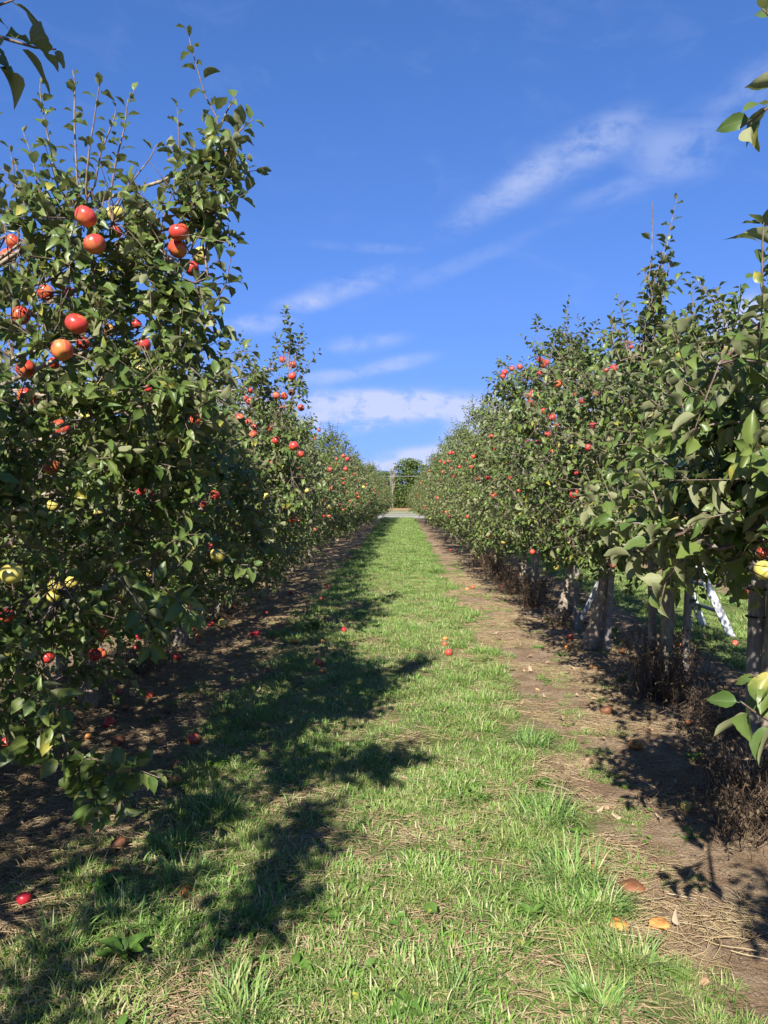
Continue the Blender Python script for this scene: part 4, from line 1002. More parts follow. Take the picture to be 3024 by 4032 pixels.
# ------------------------------------------------------------------ fallen apples
FALL = [(-1.958, 5.89, 0.0355, 'red', 'bright red apple in a spot of sun under the left row'), (-1.981, 5.136, 0.0417, 'red', 'red apple with its dimple up in the shade, left of the brown ones'), (-2.02, 4.856, 0.0351, 'orange', 'small yellow orange apple with dark holes behind the hanging leaves'), (-1.759, 4.709, 0.043, 'brown', 'large brown sunken rotten apple in the left shade'), (-1.697, 5.296, 0.0287, 'brown', 'smaller brown apple beside dry roots, front one of two'), (-1.694, 5.477, 0.028, 'brown', 'brown apple half hidden by dry roots, rear one of two'), (-1.306, 4.768, 0.0402, 'red', 'dull red apple on the shaded soil right at the weed edge'), (-2.434, 4.664, 0.0421, 'blush', 'sunlit red and tan apple at the left picture edge'), (-1.222, 4.089, 0.0332, 'orange', 'orange brown apple beside the lowest hanging twig'), (-1.295, 4.336, 0.028, 'brown', 'small dark apple just above the orange brown one'), (-1.238, 3.307, 0.0338, 'brown', 'dark reddish brown apple alone on dark soil below the hanging twig'), (-1.421, 2.834, 0.028, 'crimson', 'crimson apple on bare dark soil near the lower left corner'), (-0.84, 2.977, 0.0323, 'S-orange', 'flattened rotten orange apple sunk in the sunlit grass'), (-1.172, 3.059, 0.0295, 'S-brown', 'torn brown apple shell at the edge of the grass tufts'), (-1.201, 6.809, 0.0307, 'brown', 'brown apple at the left fringe of the weeds'), (-1.517, 6.701, 0.028, 'brown', 'tiny brown apple on the dark soil left of the weeds'), (-2.251, 6.035, 0.028, 'red', 'red apple behind the shaded trunk base'), (-2.122, 5.64, 0.028, 'yellow', 'yellowish apple in front of the shaded trunks'), (-2.013, 5.53, 0.028, 'brown', 'brown apple next to the yellowish one by the shaded trunks'), (-0.766, 7.07, 0.0426, 'red', 'round red apple on the shadow edge of the lane, left side'), (-0.698, 6.783, 0.0368, 'orange', 'half orange apple lying right below the round red one'), (-1.127, 8.091, 0.0365, 'orange', 'sunlit orange apple at the foot of the leafy weed, left one'), (-0.841, 8.133, 0.0343, 'orange', 'sunlit orange yellow apple in the grass, right one'), (-1.204, 11.452, 0.0379, 'red', 'red apple in the shaded grass farther up the left side'), (-0.667, 8.833, 0.0319, 'crimson', 'dark red apple in shaded grass above the orange ones'), (-1.267, 13.187, 0.0397, 'red', 'red apple at the foot of the left row, mid distance'), (-1.427, 8.962, 0.028, 'crimson', 'very dark red apple on the soil under the left row'), (0.469, 8.36, 0.028, 'orange', 'small orange apple topmost of the trio in the lane grass'), (0.44, 7.928, 0.0286, 'blush', 'middle apple of the trio in the lane grass'), (0.457, 7.494, 0.0383, 'blush', 'largest and lowest apple of the trio in the lane grass'), (1.221, 13.268, 0.0359, 'blush', 'orange red apple at the right soil edge, far one of the pair'), (1.081, 12.74, 0.0345, 'orange', 'orange apple at the right soil edge, near one of the pair'), (1.719, 13.304, 0.032, 'crimson', 'dark glossy red apple in shade under the right row'), (1.785, 10.998, 0.0331, 'brown', 'brown red apple among the dead weeds of the right row'), (1.463, 5.505, 0.043, 'brown', 'brown and orange apple with a black shadow on the sunlit soil'), (1.452, 4.766, 0.043, 'orange', 'large half shaded rotten apple on the right soil'), (1.402, 3.806, 0.028, 'yellow', 'pale yellow apple glowing in the dark under the dead weeds'), (1.777, 7.063, 0.043, 'S-orange', 'split orange apple on the soil below the leaning trunk'), (0.824, 3.227, 0.028, 'S-red', 'squashed red apple hidden in the grass edge on the right'), (0.917, 3.075, 0.043, 'S-brown', 'wide flattened rust brown apple on the right soil'), (0.787, 2.782, 0.0301, 'S-orange', 'flattened orange apple against the coarse grass tuft'), (0.933, 2.778, 0.0318, 'S-orange', 'flattened orange apple on the straw, right of the other flat one'), (1.832, 8.38, 0.0429, 'red', 'red apple left of the leaning trunk, upper of two'), (1.713, 7.939, 0.0406, 'orange', 'orange apple left of the leaning trunk, lower of two'), (2.013, 9.312, 0.0336, 'yellow', 'yellow apple in the shade beside the leaning trunk'), (3.492, 8.114, 0.0318, 'blush', 'red apple in the grass just below the ladder foot'), (2.905, 7.993, 0.0337, 'blush', 'red apple in shade left of the ladder'), (2.385, 8.269, 0.0324, 'orange', 'orange apple in the shade right of the slim stake'), (5.475, 12.531, 0.043, 'yellow', 'yellow apple among red ones under the next row on the right'), (5.597, 12.573, 0.043, 'red', 'bright red apple right of the yellow one under the next row'), (5.807, 13.513, 0.0366, 'red', 'farthest red apple of the handful under the next row'), (5.694, 13.104, 0.0355, 'blush', 'orange apple between red and yellow ones under the next row'), (1.413, 22.385, 0.0404, 'red', 'small red apple on the far right soil strip'), (1.633, 28.599, 0.043, 'red', 'tiny red apple farther along the right soil strip'), (1.381, 31.903, 0.043, 'yellow', 'tiny yellow apple on the far right soil strip'), (1.676, 16.304, 0.0294, 'blush', 'small apple under the overhanging right row leaves'), (-1.371, 19.589, 0.0354, 'red', 'tiny red apple far along the left soil strip'), (-1.319, 23.77, 0.0429, 'red', 'farthest tiny red apple on the left soil strip'), (-2.261, 8.481, 0.0357, 'orange', 'sunlit orange apple among several by the left trunks, front one'), (-2.425, 8.854, 0.032, 'orange', 'sunlit orange apple by the left trunks, left rear one'), (-2.203, 8.208, 0.028, 'blush', 'sunlit red orange apple by the left trunks, lowest one'), (-1.667, 8.487, 0.028, 'crimson', 'dark red apple in deep shade under the left row'), (-1.604, 7.491, 0.0316, 'orange', 'tan apple on the shaded soil beneath the left row'), (-3.067, 9.592, 0.028, 'red', 'small vivid red apple beyond the left trunks')]
rf = np.random.RandomState(77)
for x, y, r, kind, label in FALL:
    z = float(hgt(x, y))
    if kind.startswith('S-'): me = SQUASH[kind[2:]][rf.randint(0, 2)]; zz = r*.36; r *= 1.15; tilt = .15
    elif kind in SOFT: me = SOFT[kind][rf.randint(0, 2)]; zz = r*.74; tilt = .5
    else: me = APM[kind][rf.randint(0, 2)]; zz = r*.86; tilt = 1.3
    o = tag(link('fallen_apple', me, None, (x, y, z + zz)), label, 'apple', 'fallen apples on the ground')
    o.scale = [r/.04]*3
    o.rotation_euler = (rf.uniform(-tilt, tilt), rf.uniform(-tilt, tilt)*.6, rf.uniform(0, 6.28))
    if kind in ('red', 'crimson', 'yellow', 'blush') and r*769/max(y, 1) > 4:
        s_ = link('stem', STEM, o)

for i in range(46):
    lf = i < 30
    y = 3.2 + 12*rf.rand()**1.3
    x = rf.uniform(-3.0, -1.5) if lf else rf.uniform(1.7, 2.7)
    kind = rf.choice(['brown', 'orange', 'red', 'S-brown', 'crimson'])
    r = rf.uniform(.030, .042); z = float(hgt(x, y))
    me, zz = (SQUASH['brown'][0], r*.36) if kind == 'S-brown' else (SOFT[kind][1], r*.74) if kind in SOFT else (APM[kind][0], r*.86)
    o = link('fallen_apple', me, None, (x, y, z + zz)); o.scale = [r/.04]*3
    o.rotation_euler = (rf.uniform(-.5, .5), rf.uniform(-.4, .4), rf.uniform(0, 6.28))
    if lf: tag(o, 'windfall apple rotting in the shade under the left row', 'apple', 'windfalls scattered under the left row')
    else: tag(o, 'windfall apple rotting in the shade under the right row', 'apple', 'windfalls scattered under the right row')

# ------------------------------------------------------------------ dead weeds under the right row
def dead_clump(x, y, h, w, nst_, label, seed, leafy=1.0):
    rg = np.random.RandomState(seed); nst = int(nst_*.8)
    z = float(hgt(x, y))
    root = tag(empty('dead_weed_clump', (x, y, z)), label, 'weeds', 'dead weeds under the trees')
    s_ = MB(); LV = Leaves()
    for i in range(nst):
        a = rg.uniform(0, 2*PI); r = abs(rg.normal())*.45*w; hh_ = h*rg.uniform(.25, 1.0)**1.2
        p0 = np.array([math.cos(a)*r*.6, math.sin(a)*r*.9, 0])
        reach = w*rg.uniform(.15, .75)
        n = 7; t = np.linspace(0, 1, n)
        a2 = a + rg.normal()*.6
        hz = hh_*np.sin(np.clip(t*rg.uniform(1.5, 2.9), 0, PI))
        P = np.stack([p0[0] + math.cos(a2)*reach*t, p0[1] + math.sin(a2)*reach*t, np.maximum(hz, .012)], 1) + rg.normal(size=(n, 3))*.018*np.array([1, 1, .6])
        P[0, 2] = 0
        s_.tube(P, np.linspace(rg.uniform(.0022, .0045), .001, n), 3, rg.rand(), cap=False)
        for q in range(rg.randint(1, 4)):                     # side fibres
            k = rg.randint(2, n); e = P[k] + np.array([rg.normal()*.08, rg.normal()*.08, -rg.uniform(.03, .16)])
            e[2] = max(e[2], .01)
            s_.tube([P[k], (P[k]+e)/2 + rg.normal(size=3)*.015, e], [.0016, .0013, .0008], 3, rg.rand(), cap=False)
        if rg.rand() < leafy:
            leaf_along(LV, rg, P[2:], .035, .06, silver=0)
    s_.build('stalks', M_STALK, root)['kind'] = 'stuff'
    if LV.p:
        P, R, S, K = LV.arrays()
        tag(link('withered_leaves', leaves_mesh('withered_leaves', P, R, K, MID, M_DEADLEAF, rg), root), kind='stuff')
dead_clump(2.02, 5.95, .60, .42, 240, 'big dark heap of dead weeds round the paired grey stakes', 1, .8)
dead_clump(1.78, 3.95, .36, .5, 150, 'dead brown weeds arching over the soil in front of the thick right stake', 2, .4)
dead_clump(1.60, 3.55, .26, .40, 90, 'low tangle of drooping dead weeds nearest the camera on the right', 3, .3)
dead_clump(2.2, 5.1, .30, .5, 110, 'dark dead weeds behind the thick right stake', 4, .8)
dead_clump(1.85, 10.9, .5, .5, 130, 'dead weeds left of the leaning trunk under the right row', 5, .8)
dead_clump(1.80, 12.5, .5, .5, 140, 'dead weeds round the far grey stake of the right row', 6, .8)
dead_clump(1.80, 14.6, .7, .6, 140, 'dead weeds under the right row past the far grey stake', 7, .8)
dead_clump(1.80, 17.2, .6, .7, 130, 'farthest dead weeds that show under the right row', 8, .8)
dead_clump(1.95, 9.4, .30, .3, 50, 'thin dead weeds just left of the leaning trunk base', 9, .6)
dead_clump(-2.5, 5.1, .4, .5, 110, 'dead weeds in the shade at the foot of the left row, near trunks', 10, .6)
dead_clump(-2.3, 6.7, .35, .5, 90, 'dead weeds in the shade between two left row trunks', 11, .6)
dead_clump(-2.35, 9.6, .4, .6, 90, 'dead weeds deep in shade farther under the left row', 12, .6)

# ------------------------------------------------------------------ green weeds
def rosette(x, y, n, size, label, cat, seed, up=.5, name='broadleaf_weed', templ=HI, per=1, stem=0.0, m=None):
    rg = np.random.RandomState(seed); z = float(hgt(x, y)) + .01
    root = tag(empty(name, (x, y, z)), label, cat)
    for i in range(n):
        a = i*2.4 + rg.normal()*.3
        d = np.array([math.cos(a), math.sin(a), up*rg.uniform(.3, 1.4)]); d /= np.linalg.norm(d)
        nrm = np.array([0, 0, 1.]) + rg.normal(size=3)*.2
        nrm -= nrm@d*d; nrm /= np.linalg.norm(nrm); xc = np.cross(d, nrm)
        s = size*.72*rg.uniform(.6, 1.1)
        o = link('leaf', leaf_mesh(rg.randint(0, 8), m or M_WEEDLEAF), root)
        M = np.eye(4); M[:3, 0] = xc*s; M[:3, 1] = d*s; M[:3, 2] = nrm*s
        M[:3, 3] = (0, 0, stem*i/n)
        o.matrix_basis = Matrix(M.tolist())
    return root
WEEDS = [(-0.927, 2.529, 14, 0.15, 'broad leaved plantain standing in the sunlit grass near the lower left corner', 0.8, 0), (-1.142, 2.944, 12, 0.13, 'serrated green weed at the edge of the dark soil, lower left', 0.9, 0), (-1.008, 8.862, 16, 0.22, 'leafy upright weed glowing in the sun on the left soil edge', 1.6, 0.05), (0.75, 4.185, 14, 0.11, 'flat dandelion rosette beside the bare patch in the lane', 0.25, 0), (0.481, 2.817, 12, 0.08, 'dandelion plant by the coarse grass, lower right of the lane', 0.5, 0), (0.413, 2.6, 8, 0.07, 'single pale broad leaf weed low in the right part of the grass', 0.5, 0), (-1.014, 3.799, 12, 0.1, 'dark shaded weed between the hanging twig and the grass', 0.6, 0), (-1.056, 4.359, 14, 0.1, 'shaded weed on the border of soil and grass, above the dark one', 0.6, 0), (1.737, 4.58, 10, 0.1, 'dark green weed in shade under the right row', 0.6, 0), (1.83, 6.391, 14, 0.11, 'small green weed in front of the dark dead heap', 0.9, 0.05), (1.941, 8.354, 14, 0.14, 'tall thin stemmed weed just left of the leaning trunk', 1.0, 0.7), (2.245, 8.099, 12, 0.12, 'green weed between the leaning trunk and the dead heap', 1.2, 0.15), (1.832, 9.772, 10, 0.09, 'little weed on the sunlit soil by the dead weeds', 0.7, 0), (-0.348, 2.504, 9, 0.1, 'low dandelion leaves in the left foreground grass', 0.4, 0), (0.818, 3.549, 9, 0.08, 'small light weed on the soil beside the big tuft', 0.5, 0), (-1.722, 5.254, 9, 0.09, 'pale weed leaves near the bright red apple in the left shade', 0.6, 0), (0.017, 2.295, 10, 0.1, 'broad leaves at the bottom edge in the middle of the lane', 0.4, 0), (0.53, 2.35, 16, 0.09, 'clover like leaves at the bottom edge, right side', 0.5, 0)]
for i, (x, y, n, s, lab, up, stem) in enumerate(WEEDS): rosette(x, y, n, s, lab, 'weed', 30+i, up, stem=stem)

def tuft_arrays(rg, n, rad, h, spread, wid, curl=1.0, rnd=None):
    """blades as strips of three pieces"""
    a = rg.uniform(0, 2*PI, n); r = rad*np.sqrt(rg.rand(n))
    bx, by = r*np.cos(a), r*np.sin(a)
    th = a + rg.normal(size=n)*.9
    ln = h*rg.uniform(.45, 1.15, n); le = spread*rg.uniform(.2, 1.3, n)
    w = wid*rg.uniform(.6, 1.2, n)
    dx, dy = np.cos(th), np.sin(th); sx, sy = -dy, dx
    ph = rg.uniform(-.8, .8, n); sx, sy = sx*np.cos(ph)-sy*np.sin(ph), sx*np.sin(ph)+sy*np.cos(ph)
    V = np.zeros((n, 7, 3))
    for i, (t, ww) in enumerate(((0, 1), (.38, .95), (.72, .65), (1, 0))):
        ang = le*(.25 + curl*t)
        hor = ln*t*np.sin(ang); ver = ln*t*np.maximum(np.cos(ang), .06*(1-t)+.02)
        cx_, cy_ = bx+dx*hor, by+dy*hor
        if i < 3:
            V[:, i*2, 0] = cx_-sx*w*ww*.5; V[:, i*2, 1] = cy_-sy*w*ww*.5; V[:, i*2, 2] = ver
            V[:, i*2+1, 0] = cx_+sx*w*ww*.5; V[:, i*2+1, 1] = cy_+sy*w*ww*.5; V[:, i*2+1, 2] = ver
        else: V[:, 6, 0] = cx_; V[:, 6, 1] = cy_; V[:, 6, 2] = ver
    fl = np.array([0, 1, 3, 2, 2, 3, 5, 4, 4, 5, 6])
    L = (np.arange(n)[:, None]*7 + fl).ravel(); S = np.tile([4, 4, 3], n)
    rr = np.repeat(rg.rand(n) if rnd is None else rnd(n), 7)
    return V.reshape(-1, 3), L, S, rr

TUFTS = [(0.819, 4.815, 240, 0.16, 0.24, 'spreading blue green grass tuft on the right edge of the lane, upper one'), (0.707, 3.755, 300, 0.2, 0.26, 'wide coarse grass tuft on the right edge of the lane, middle one'), (0.681, 3.114, 280, 0.16, 0.26, 'coarse grass tuft on the right edge with red apple at its side'), (0.758, 2.904, 220, 0.13, 0.22, 'grass tuft leaning over the flattened orange apple'), (0.768, 2.53, 120, 0.12, 0.26, 'tuft of tall upright blades near the lower right corner'), (-0.88, 3.078, 160, 0.14, 0.24, 'upright sunlit grass tuft on the left soil edge'), (-1.036, 2.736, 150, 0.16, 0.26, 'tall thin grass in front of the crimson apple'), (-1.174, 2.59, 110, 0.14, 0.22, 'sparse grass tuft at the lower left'), (-0.986, 5.272, 240, 0.22, 0.24, 'deep green shaded tuft beside the left soil strip'), (-1.313, 9.518, 120, 0.18, 0.2, 'small tuft under the leafy weed on the left'), (0.879, 6.88, 160, 0.14, 0.16, 'short tuft on the right lane edge level with the apple trio'), (-0.901, 3.717, 200, 0.18, 0.22, 'shaded tuft at the left soil edge, below the weeds'), (0.133, 2.374, 200, 0.16, 0.16, 'thick grass tuft at the bottom edge of the lane'), (0.602, 2.298, 150, 0.14, 0.22, 'grass tuft at the very bottom right of the lane'), (-0.484, 2.273, 170, 0.14, 0.22, 'grass tuft at the very bottom left of the lane')]
for i, (x, y, n, rad, h, lab) in enumerate(TUFTS):
    rg = np.random.RandomState(200+i)
    V, L, S, rr = tuft_arrays(rg, int(n*1.1), rad*.7, h*.66, 1.3, .0052, 1.0)
    o = link('grass_tuft', mesh('grass_tuft', V, L, S, M_TUFT, True, {'rnd': rr}), None, (x, y, float(hgt(x, y))-.005))
    tag(o, lab, 'grass tuft')

# ------------------------------------------------------------------ ground cover, scattered
def scatter(name, pts, protos, label, cat):
    """pts rows: x y z rotation(3) scale index"""
    src = bpy.data.collections.new(name + '_source')
    for i, me in enumerate(protos):
        o = bpy.data.objects.new(f'{name}_{i:02d}', me); src.objects.link(o)
    pts = np.array(pts, dtype=np.float32)
    me = bpy.data.meshes.new(name); me.vertices.add(len(pts)); me.vertices.foreach_set('co', pts[:, :3].ravel())
    a = me.attributes.new('rot', 'FLOAT_VECTOR', 'POINT'); a.data.foreach_set('vector', pts[:, 3:6].ravel())
    a = me.attributes.new('scl', 'FLOAT', 'POINT'); a.data.foreach_set('value', pts[:, 6].copy())
    a = me.attributes.new('idx', 'INT', 'POINT'); a.data.foreach_set('value', pts[:, 7].astype(np.int32))
    me.update()
    o = tag(link(name, me), label, cat, kind='stuff')
    ng = bpy.data.node_groups.new(name + '_nodes', 'GeometryNodeTree')
    ng.interface.new_socket('Geometry', in_out='INPUT', socket_type='NodeSocketGeometry')
    ng.interface.new_socket('Geometry', in_out='OUTPUT', socket_type='NodeSocketGeometry')
    N = ng.nodes; Lk = ng.links
    gi = N.new('NodeGroupInput'); go = N.new('NodeGroupOutput'); iop = N.new('GeometryNodeInstanceOnPoints')
    ci = N.new('GeometryNodeCollectionInfo'); ci.inputs['Collection'].default_value = src
    ci.inputs['Separate Children'].default_value = True; ci.inputs['Reset Children'].default_value = True
    def na(nm, ty):
        q = N.new('GeometryNodeInputNamedAttribute'); q.data_type = ty; q.inputs['Name'].default_value = nm; return q.outputs['Attribute']
    Lk.new(gi.outputs[0], iop.inputs['Points']); Lk.new(ci.outputs[0], iop.inputs['Instance'])
    iop.inputs['Pick Instance'].default_value = True
    Lk.new(na('idx', 'INT'), iop.inputs['Instance Index']); Lk.new(na('rot', 'FLOAT_VECTOR'), iop.inputs['Rotation']); Lk.new(na('scl', 'FLOAT'), iop.inputs['Scale'])
    Lk.new(iop.outputs[0], go.inputs[0])
    md = o.modifiers.new('scatter', 'NODES'); md.node_group = ng
    return o

rg = np.random.RandomState(3)
GP = []
FXY = np.array([(f[0], f[1], f[2]) for f in FALL])
for i in range(6):       # 0-5 short mown grass
    V, L, S, rr = tuft_arrays(rg, 150, .11, .052, 1.35, .0046, 1.0); GP.append(mesh('grass', V, L, S, M_GRASS, True, {'rnd': rr}))
for i in range(4):       # 6-9 longer grass
    V, L, S, rr = tuft_arrays(rg, 90, .08, .095, 1.15, .0050, 1.0, lambda n: rg.rand(n)*.8); GP.append(mesh('grass', V, L, S, M_GRASS, True, {'rnd': rr}))
def broad(n, rad, size):
    LV = Leaves()
    for i in range(n):
        a = rg.uniform(0, 6.28); r = rad*math.sqrt(rg.rand()); t = rg.uniform(0, 6.28)
        LV.add((r*math.cos(a), r*math.sin(a), .008), (math.cos(t), math.sin(t), rg.uniform(.1, .8)), (rg.normal()*.3, rg.normal()*.3, 1), size*rg.uniform(.5, 1.2), rg.randint(0, 9))
    P, R, S, K = LV.arrays()
    return leaves_mesh('clover', P, R, K, MID, M_WEEDLEAF, rg)
for i in range(3): GP.append(broad(22, .09, .045))     # 10-12 small broad leaves
def lane_edge(y, s):
    return (1.08 if s > 2 else 1.02 if y > 5 else .93) + .10*math.sin(y*1.9+s) + .07*math.sin(y*4.3+2*s) + .05*math.sin(y*9.1+s*3)
pts = []
def patchy(x, y):
    return math.sin(x*2.3+y*1.3+1)*math.sin(x*1.1-y*2.1) + .5*math.sin(x*5.1+y*3.7+2)
def put(x, y, s, lo, hi, z=-.004):
    if (np.hypot(FXY[:, 0]-x, FXY[:, 1]-.06-y) < FXY[:, 2] + .09).any() and rg.rand() < .8: return
    pts.append((x, y, float(hgt(x, y))+z, rg.normal()*.06, rg.normal()*.06, rg.uniform(0, 6.28), s, rg.randint(lo, hi)))
def lane_fill(cx_, y0, y1, dens, s, half=None):
    n = int((y1-y0)*2.5*dens)
    for i in range(n):
        x = cx_ + rg.uniform(-1.25, 1.25); y = rg.uniform(y0, y1)
        e = lane_edge(y, 1.0 if x > cx_ else 4.0)
        d = abs(x-cx_)
        if d > e: continue
        if y < 16 and patchy(x, y) > .62 and rg.rand() < .72: continue
        k = rg.rand()
        near_edge = d > e-.25
        if k < .07: put(x, y, s*rg.uniform(.8, 1.2), 10, 13)
        elif near_edge and k < .45 or k < .10: put(x, y, s*rg.uniform(.6, 1.15), 6, 10)
        else: put(x, y, s*rg.uniform(.7, 1.25), 0, 6)
lane_fill(-.2, 1.6, 7, 125, 1.0)
lane_fill(-.2, 7, 16, 75, 1.15)
lane_fill(-.2, 16, 36, 36, 1.5)
lane_fill(-.2, 36, 59.5, 22, 2.0)
lane_fill(4.15, 2.5, 24, 26, 1.3)
lane_fill(-4.55, 3.5, 24, 22, 1.3)
# sparse grass spilling onto the soil strips
for i in range(1700):
    y = 2 + 18*rg.rand()**1.3; x = rg.choice([-1, 1])
    if x > 0: xx = .85 + abs(rg.normal())*(.42 if y > 5 else .22)
    else: xx = -1.25 - abs(rg.normal())*.30
    if patchy(xx*1.7, y*1.3) < -.1: continue
    put(xx, y, rg.uniform(.3, .65), *( (10, 13) if rg.rand() < .25 else (0, 6) if rg.rand() < .6 else (6, 10)))
scatter('grass', pts, GP, 'short mown grass with straw and clover covering the lanes between the tree rows', 'grass')

# straw and dead roots
SP = []
for i in range(5):
    b_ = MB()
    for k in range(46):
        a = rg.uniform(0, 2*PI); r = .13*math.sqrt(rg.rand()); t = rg.uniform(0, 2*PI)
        p = np.array([r*math.cos(a), r*math.sin(a), .002]); Ps = [p]; n = 4 if i < 3 else 6
        stp = rg.uniform(.012, .035) if i < 3 else rg.uniform(.015, .034)
        for q in range(n):
            t += rg.normal()*(.25 if i < 3 else .6)
            p = p + np.array([math.cos(t)*stp, math.sin(t)*stp, rg.uniform(-.004, .006) if q < n-1 else 0]); p[2] = max(p[2], .002); Ps.append(p)
        b_.tube(Ps, rg.uniform(.0007, .0016), 3, rg.rand(), cap=False)
    SP.append(mesh('straw', np.concatenate(b_.v), b_.l, b_.s, M_STRAW, True, {'rnd': np.concatenate(b_.r)}))
pts = []
for i in range(3300):
    y = 1.7 + 14*rg.rand()**1.6
    k = rg.rand()
    if k < .38: x = rg.uniform(.75, 2.4)
    elif k < .72: x = rg.uniform(-2.9, -1.1)
    else: x = rg.uniform(-1.2, .95)
    lo, hi = (0, 3) if x > -1.1 else (2, 5)
    if x > .75 and math.sin(x*3.3+y*1.7)*math.sin(y*2.9-x) < (.15 if y < 5 else -.1): continue
    pts.append((x, y, float(hgt(x, y)), rg.normal()*.04, rg.normal()*.04, rg.uniform(0, 6.28), rg.uniform(.7, 1.4), rg.randint(lo, hi)))
scatter('straw_litter', pts, SP, 'dry straw and dead thin roots strewn over the soil strips', 'straw')

# pebbles and crumbs of soil
PB = []
for i in range(3):
    b_ = MB()
    for k in range(30):
        V, F = apple_shape(4, 6, rg.uniform(.5, .9), .1, rg.randint(0, 99))
        c = np.array([rg.uniform(-.14, .14), rg.uniform(-.14, .14), .001])
        b_.add(V*(.0015 + .006*rg.rand()**3) + c, F, rg.rand())
    PB.append(mesh('pebbles', np.concatenate(b_.v), b_.l, b_.s, M_STONE, True, {'rnd': np.concatenate(b_.r)}))
pts = [(x, y, float(hgt(x, y)), 0, 0, rg.uniform(0, 6.28), rg.uniform(.7, 1.3), rg.randint(0, 3))
       for x, y in [((rg.uniform(.95, 2.3) if rg.rand() < .6 else rg.uniform(-2.8, -1.3)), 1.7 + 8*rg.rand()**1.4) for i in range(1100)]]
scatter('soil_crumbs', pts, PB, 'small stones and crumbs of soil on the bare strips', 'stones')

# dry fallen leaves, one object each
for i in range(190):
    rt = i < 120
    y = 2.0 + 9*rg.rand()**1.4
    x = rg.uniform(.9, 2.2) if rt else rg.uniform(-2.7, -1.0)
    z = float(hgt(x, y))
    o = link('fallen_leaf', leaf_mesh(rg.randint(0, 8), M_DRYLEAF), None, (x, y, z + .012))
    t = rg.uniform(0, 6.28); s = rg.uniform(.045, .078)
    o.scale = (s, s, s*rg.uniform(.8, 1.6)); o.rotation_euler = (rg.normal()*.35 + (PI if rg.rand() < .4 else 0), rg.normal()*.35, t)
    if rt: tag(o, 'dry tan apple leaf curled on the sunlit soil strip at the right', 'leaf', 'dry leaves on the right soil strip')
    else: tag(o, 'dry apple leaf lying on the shaded soil strip at the left', 'leaf', 'dry leaves on the left soil strip')

# ------------------------------------------------------------------ beyond the lane end
def far_tree(x, y, h, w, seed, label, trunk_h=.22, n=1500, leaf=.55):
    rg = np.random.RandomState(seed)
    root = tag(empty('broadleaf_tree', (x, y, 0)), label, 'tree', 'woodland trees behind the field')
    t_ = MB(); t_.tube([(0, 0, -.2), (.1, 0, h*.3), (.0, .1, h*.6), (.1, 0, h*.85)], [.22, .17, .11, .03], 9)
    cl = []
    for i in range(150):
        zz = rg.uniform(trunk_h, .95); wd = w*.5*math.sin(PI*min(1, (zz-trunk_h)/(1-trunk_h)*.80+.16))**.6
        a = i*2.4; r = wd*rg.uniform(.05, .95)
        c = np.array([math.cos(a)*r, math.sin(a)*r, zz*h]); cl.append((c, rg.uniform(.09, .16)*w))
        if i % 2: t_.tube([(0, 0, zz*h*.72), tuple(c*np.array([.5, .5, .9])), tuple(c)], [.07, .04, .015], 5)
    t_.build('trunk', M_GREY, root)
    LV = Leaves()
    for c, r in cl:
        for k in range(n//150):
            d = rg.normal(size=3); d /= np.linalg.norm(d); d[2] = abs(d[2])*.9 - .25
            p = c + d*r*rg.uniform(.7, 1.05)*np.array([1.15, 1.15, .75])
            LV.add(p, d + rg.normal(size=3)*.5, np.array([0, 0, 1.]) + d*.8 + rg.normal(size=3)*.3, leaf*rg.uniform(.6, 1.2), rg.randint(0, 9))
    P, R, S, K = LV.arrays()
    tag(link('crown', leaves_mesh('crown', P, R, K, MID, M_WOODLEAF, rg), root), kind='stuff')
    return root
far_tree(1.4, 125, 7.9, 6.6, 1, 'tall round topped green tree closing the view at the end of the lane', .04, 9000, .40)
far_tree(-3.2, 134, 6.2, 6.0, 2, 'lower olive green tree behind the bare pale one', .04, 6000, .38)
far_tree(-.6, 117, 3.6, 4.2, 3, 'dense green thicket tree at the foot of the tall one', .02, 3200, .34)
far_tree(2.6, 115, 3.2, 4.0, 4, 'bushy green tree at the right foot of the tall one', .02, 3200, .34)
far_tree(6.4, 128, 7.2, 6.5, 5, 'woodland tree hidden mostly by the right row near the lane end', .04, 4500, .42)
far_tree(-8.4, 130, 6.6, 6.4, 6, 'woodland tree hidden mostly by the left row near the lane end', .04, 4500, .42)
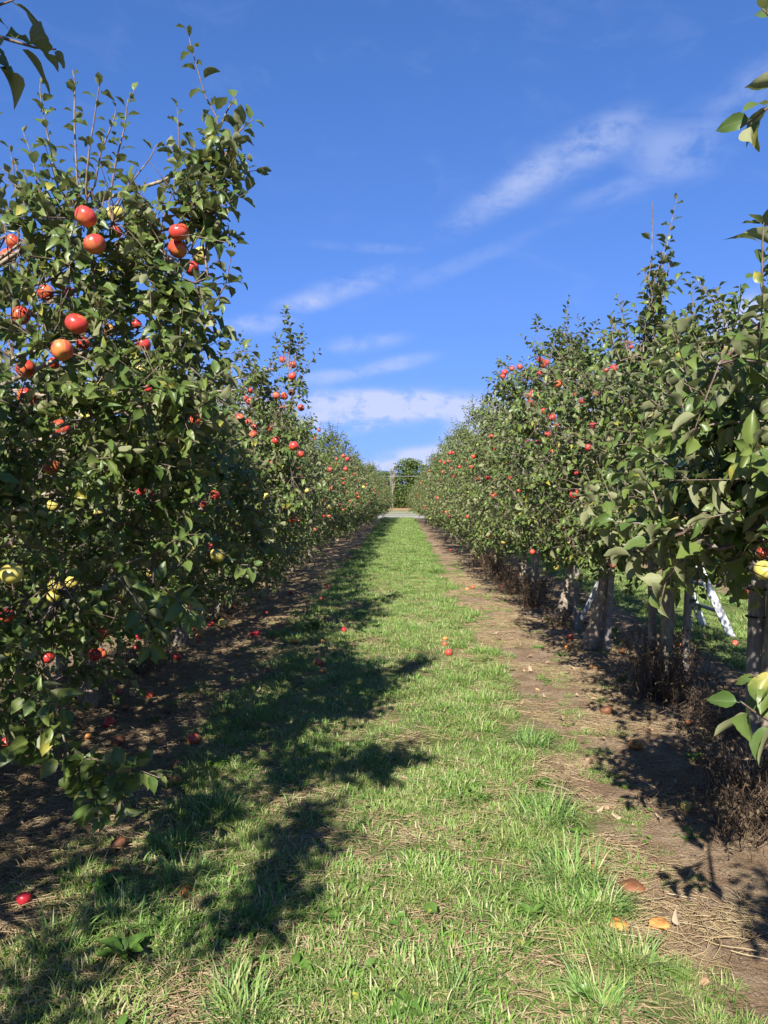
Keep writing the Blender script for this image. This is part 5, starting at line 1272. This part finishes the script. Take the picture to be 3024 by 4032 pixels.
for i, xx in enumerate([-40, -32, -24, -15, 13, 20, 28, 37]):
    src_ = [o for o in C.objects if o.name.startswith('broadleaf_tree') and o.parent is None][i % 2]
    r_ = copy_tree(src_, (xx, 130 + (i*7) % 9, 0), i*1.3, (1.05, .92), 'woodland tree of the belt behind the orchard rows', 'woodland belt behind the orchard')
# bare pale tree
bt = tag(empty('bare_tree', (-1.12, 90, 0)), 'bare pale dead tree standing before the green trees at the lane end', 'tree')
tb = MB(); tb.tube([(0, 0, -.2), (.03, 0, 1.5), (.0, 0, 2.8), (.07, 0, 4.2), (.05, 0, 5.3)], [.07, .06, .045, .025, .008], 8)
rgb = np.random.RandomState(4)
for i in range(26):
    zz = rgb.uniform(1.9, 4.4); a = rgb.uniform(0, 6.28); Lg = rgb.uniform(.6, 1.5)
    p0 = np.array([.03, 0, zz]); p1 = p0 + np.array([math.cos(a)*.36, math.sin(a)*.36, .88])*Lg
    tb.tube([p0, (p0+p1)/2 + [math.cos(a)*.07, 0, 0], p1], [.028, .018, .006], 5)
    for k in range(3):
        q = p0 + (p1-p0)*rgb.uniform(.4, .9); tb.tube([q, q + rgb.normal(size=3)*.2 + [0, 0, .3]], [.011, .004], 4)
tb.build('trunk', M_PALEBARK, bt)
# overhead line along the farm road
for sgn in (-1, 1):
    pr = tag(empty('utility_pole', (sgn*14, 75, 0)), 'wooden utility pole by the farm road, hidden behind the %s row' % ('left' if sgn < 0 else 'right'), 'pole')
    pb = MB(); pb.tube([(0, 0, -.2), (0, 0, 2.2), (0, 0, 4.3)], [.12, .10, .08], 10); pb.build('shaft', M_POST, pr)
    pb = MB(); pb.box((0, 0, 4.05), (.1, 1.0, .1)); pb.build('crossarm', M_POST, pr, smooth=False)
wv = [(x, 0, 3.98 - .30*(1-(x/14)**2) - 3.6) for x in np.linspace(-14, 14, 21)]
wb = MB(); wb.tube(wv, .008, 5)
tag(wb.build('overhead_wire', M_WIRE, None, loc=(0, 75, 3.6)), 'thin pale overhead wire crossing in front of the far trees', 'wire')
print('objects', len(C.objects))
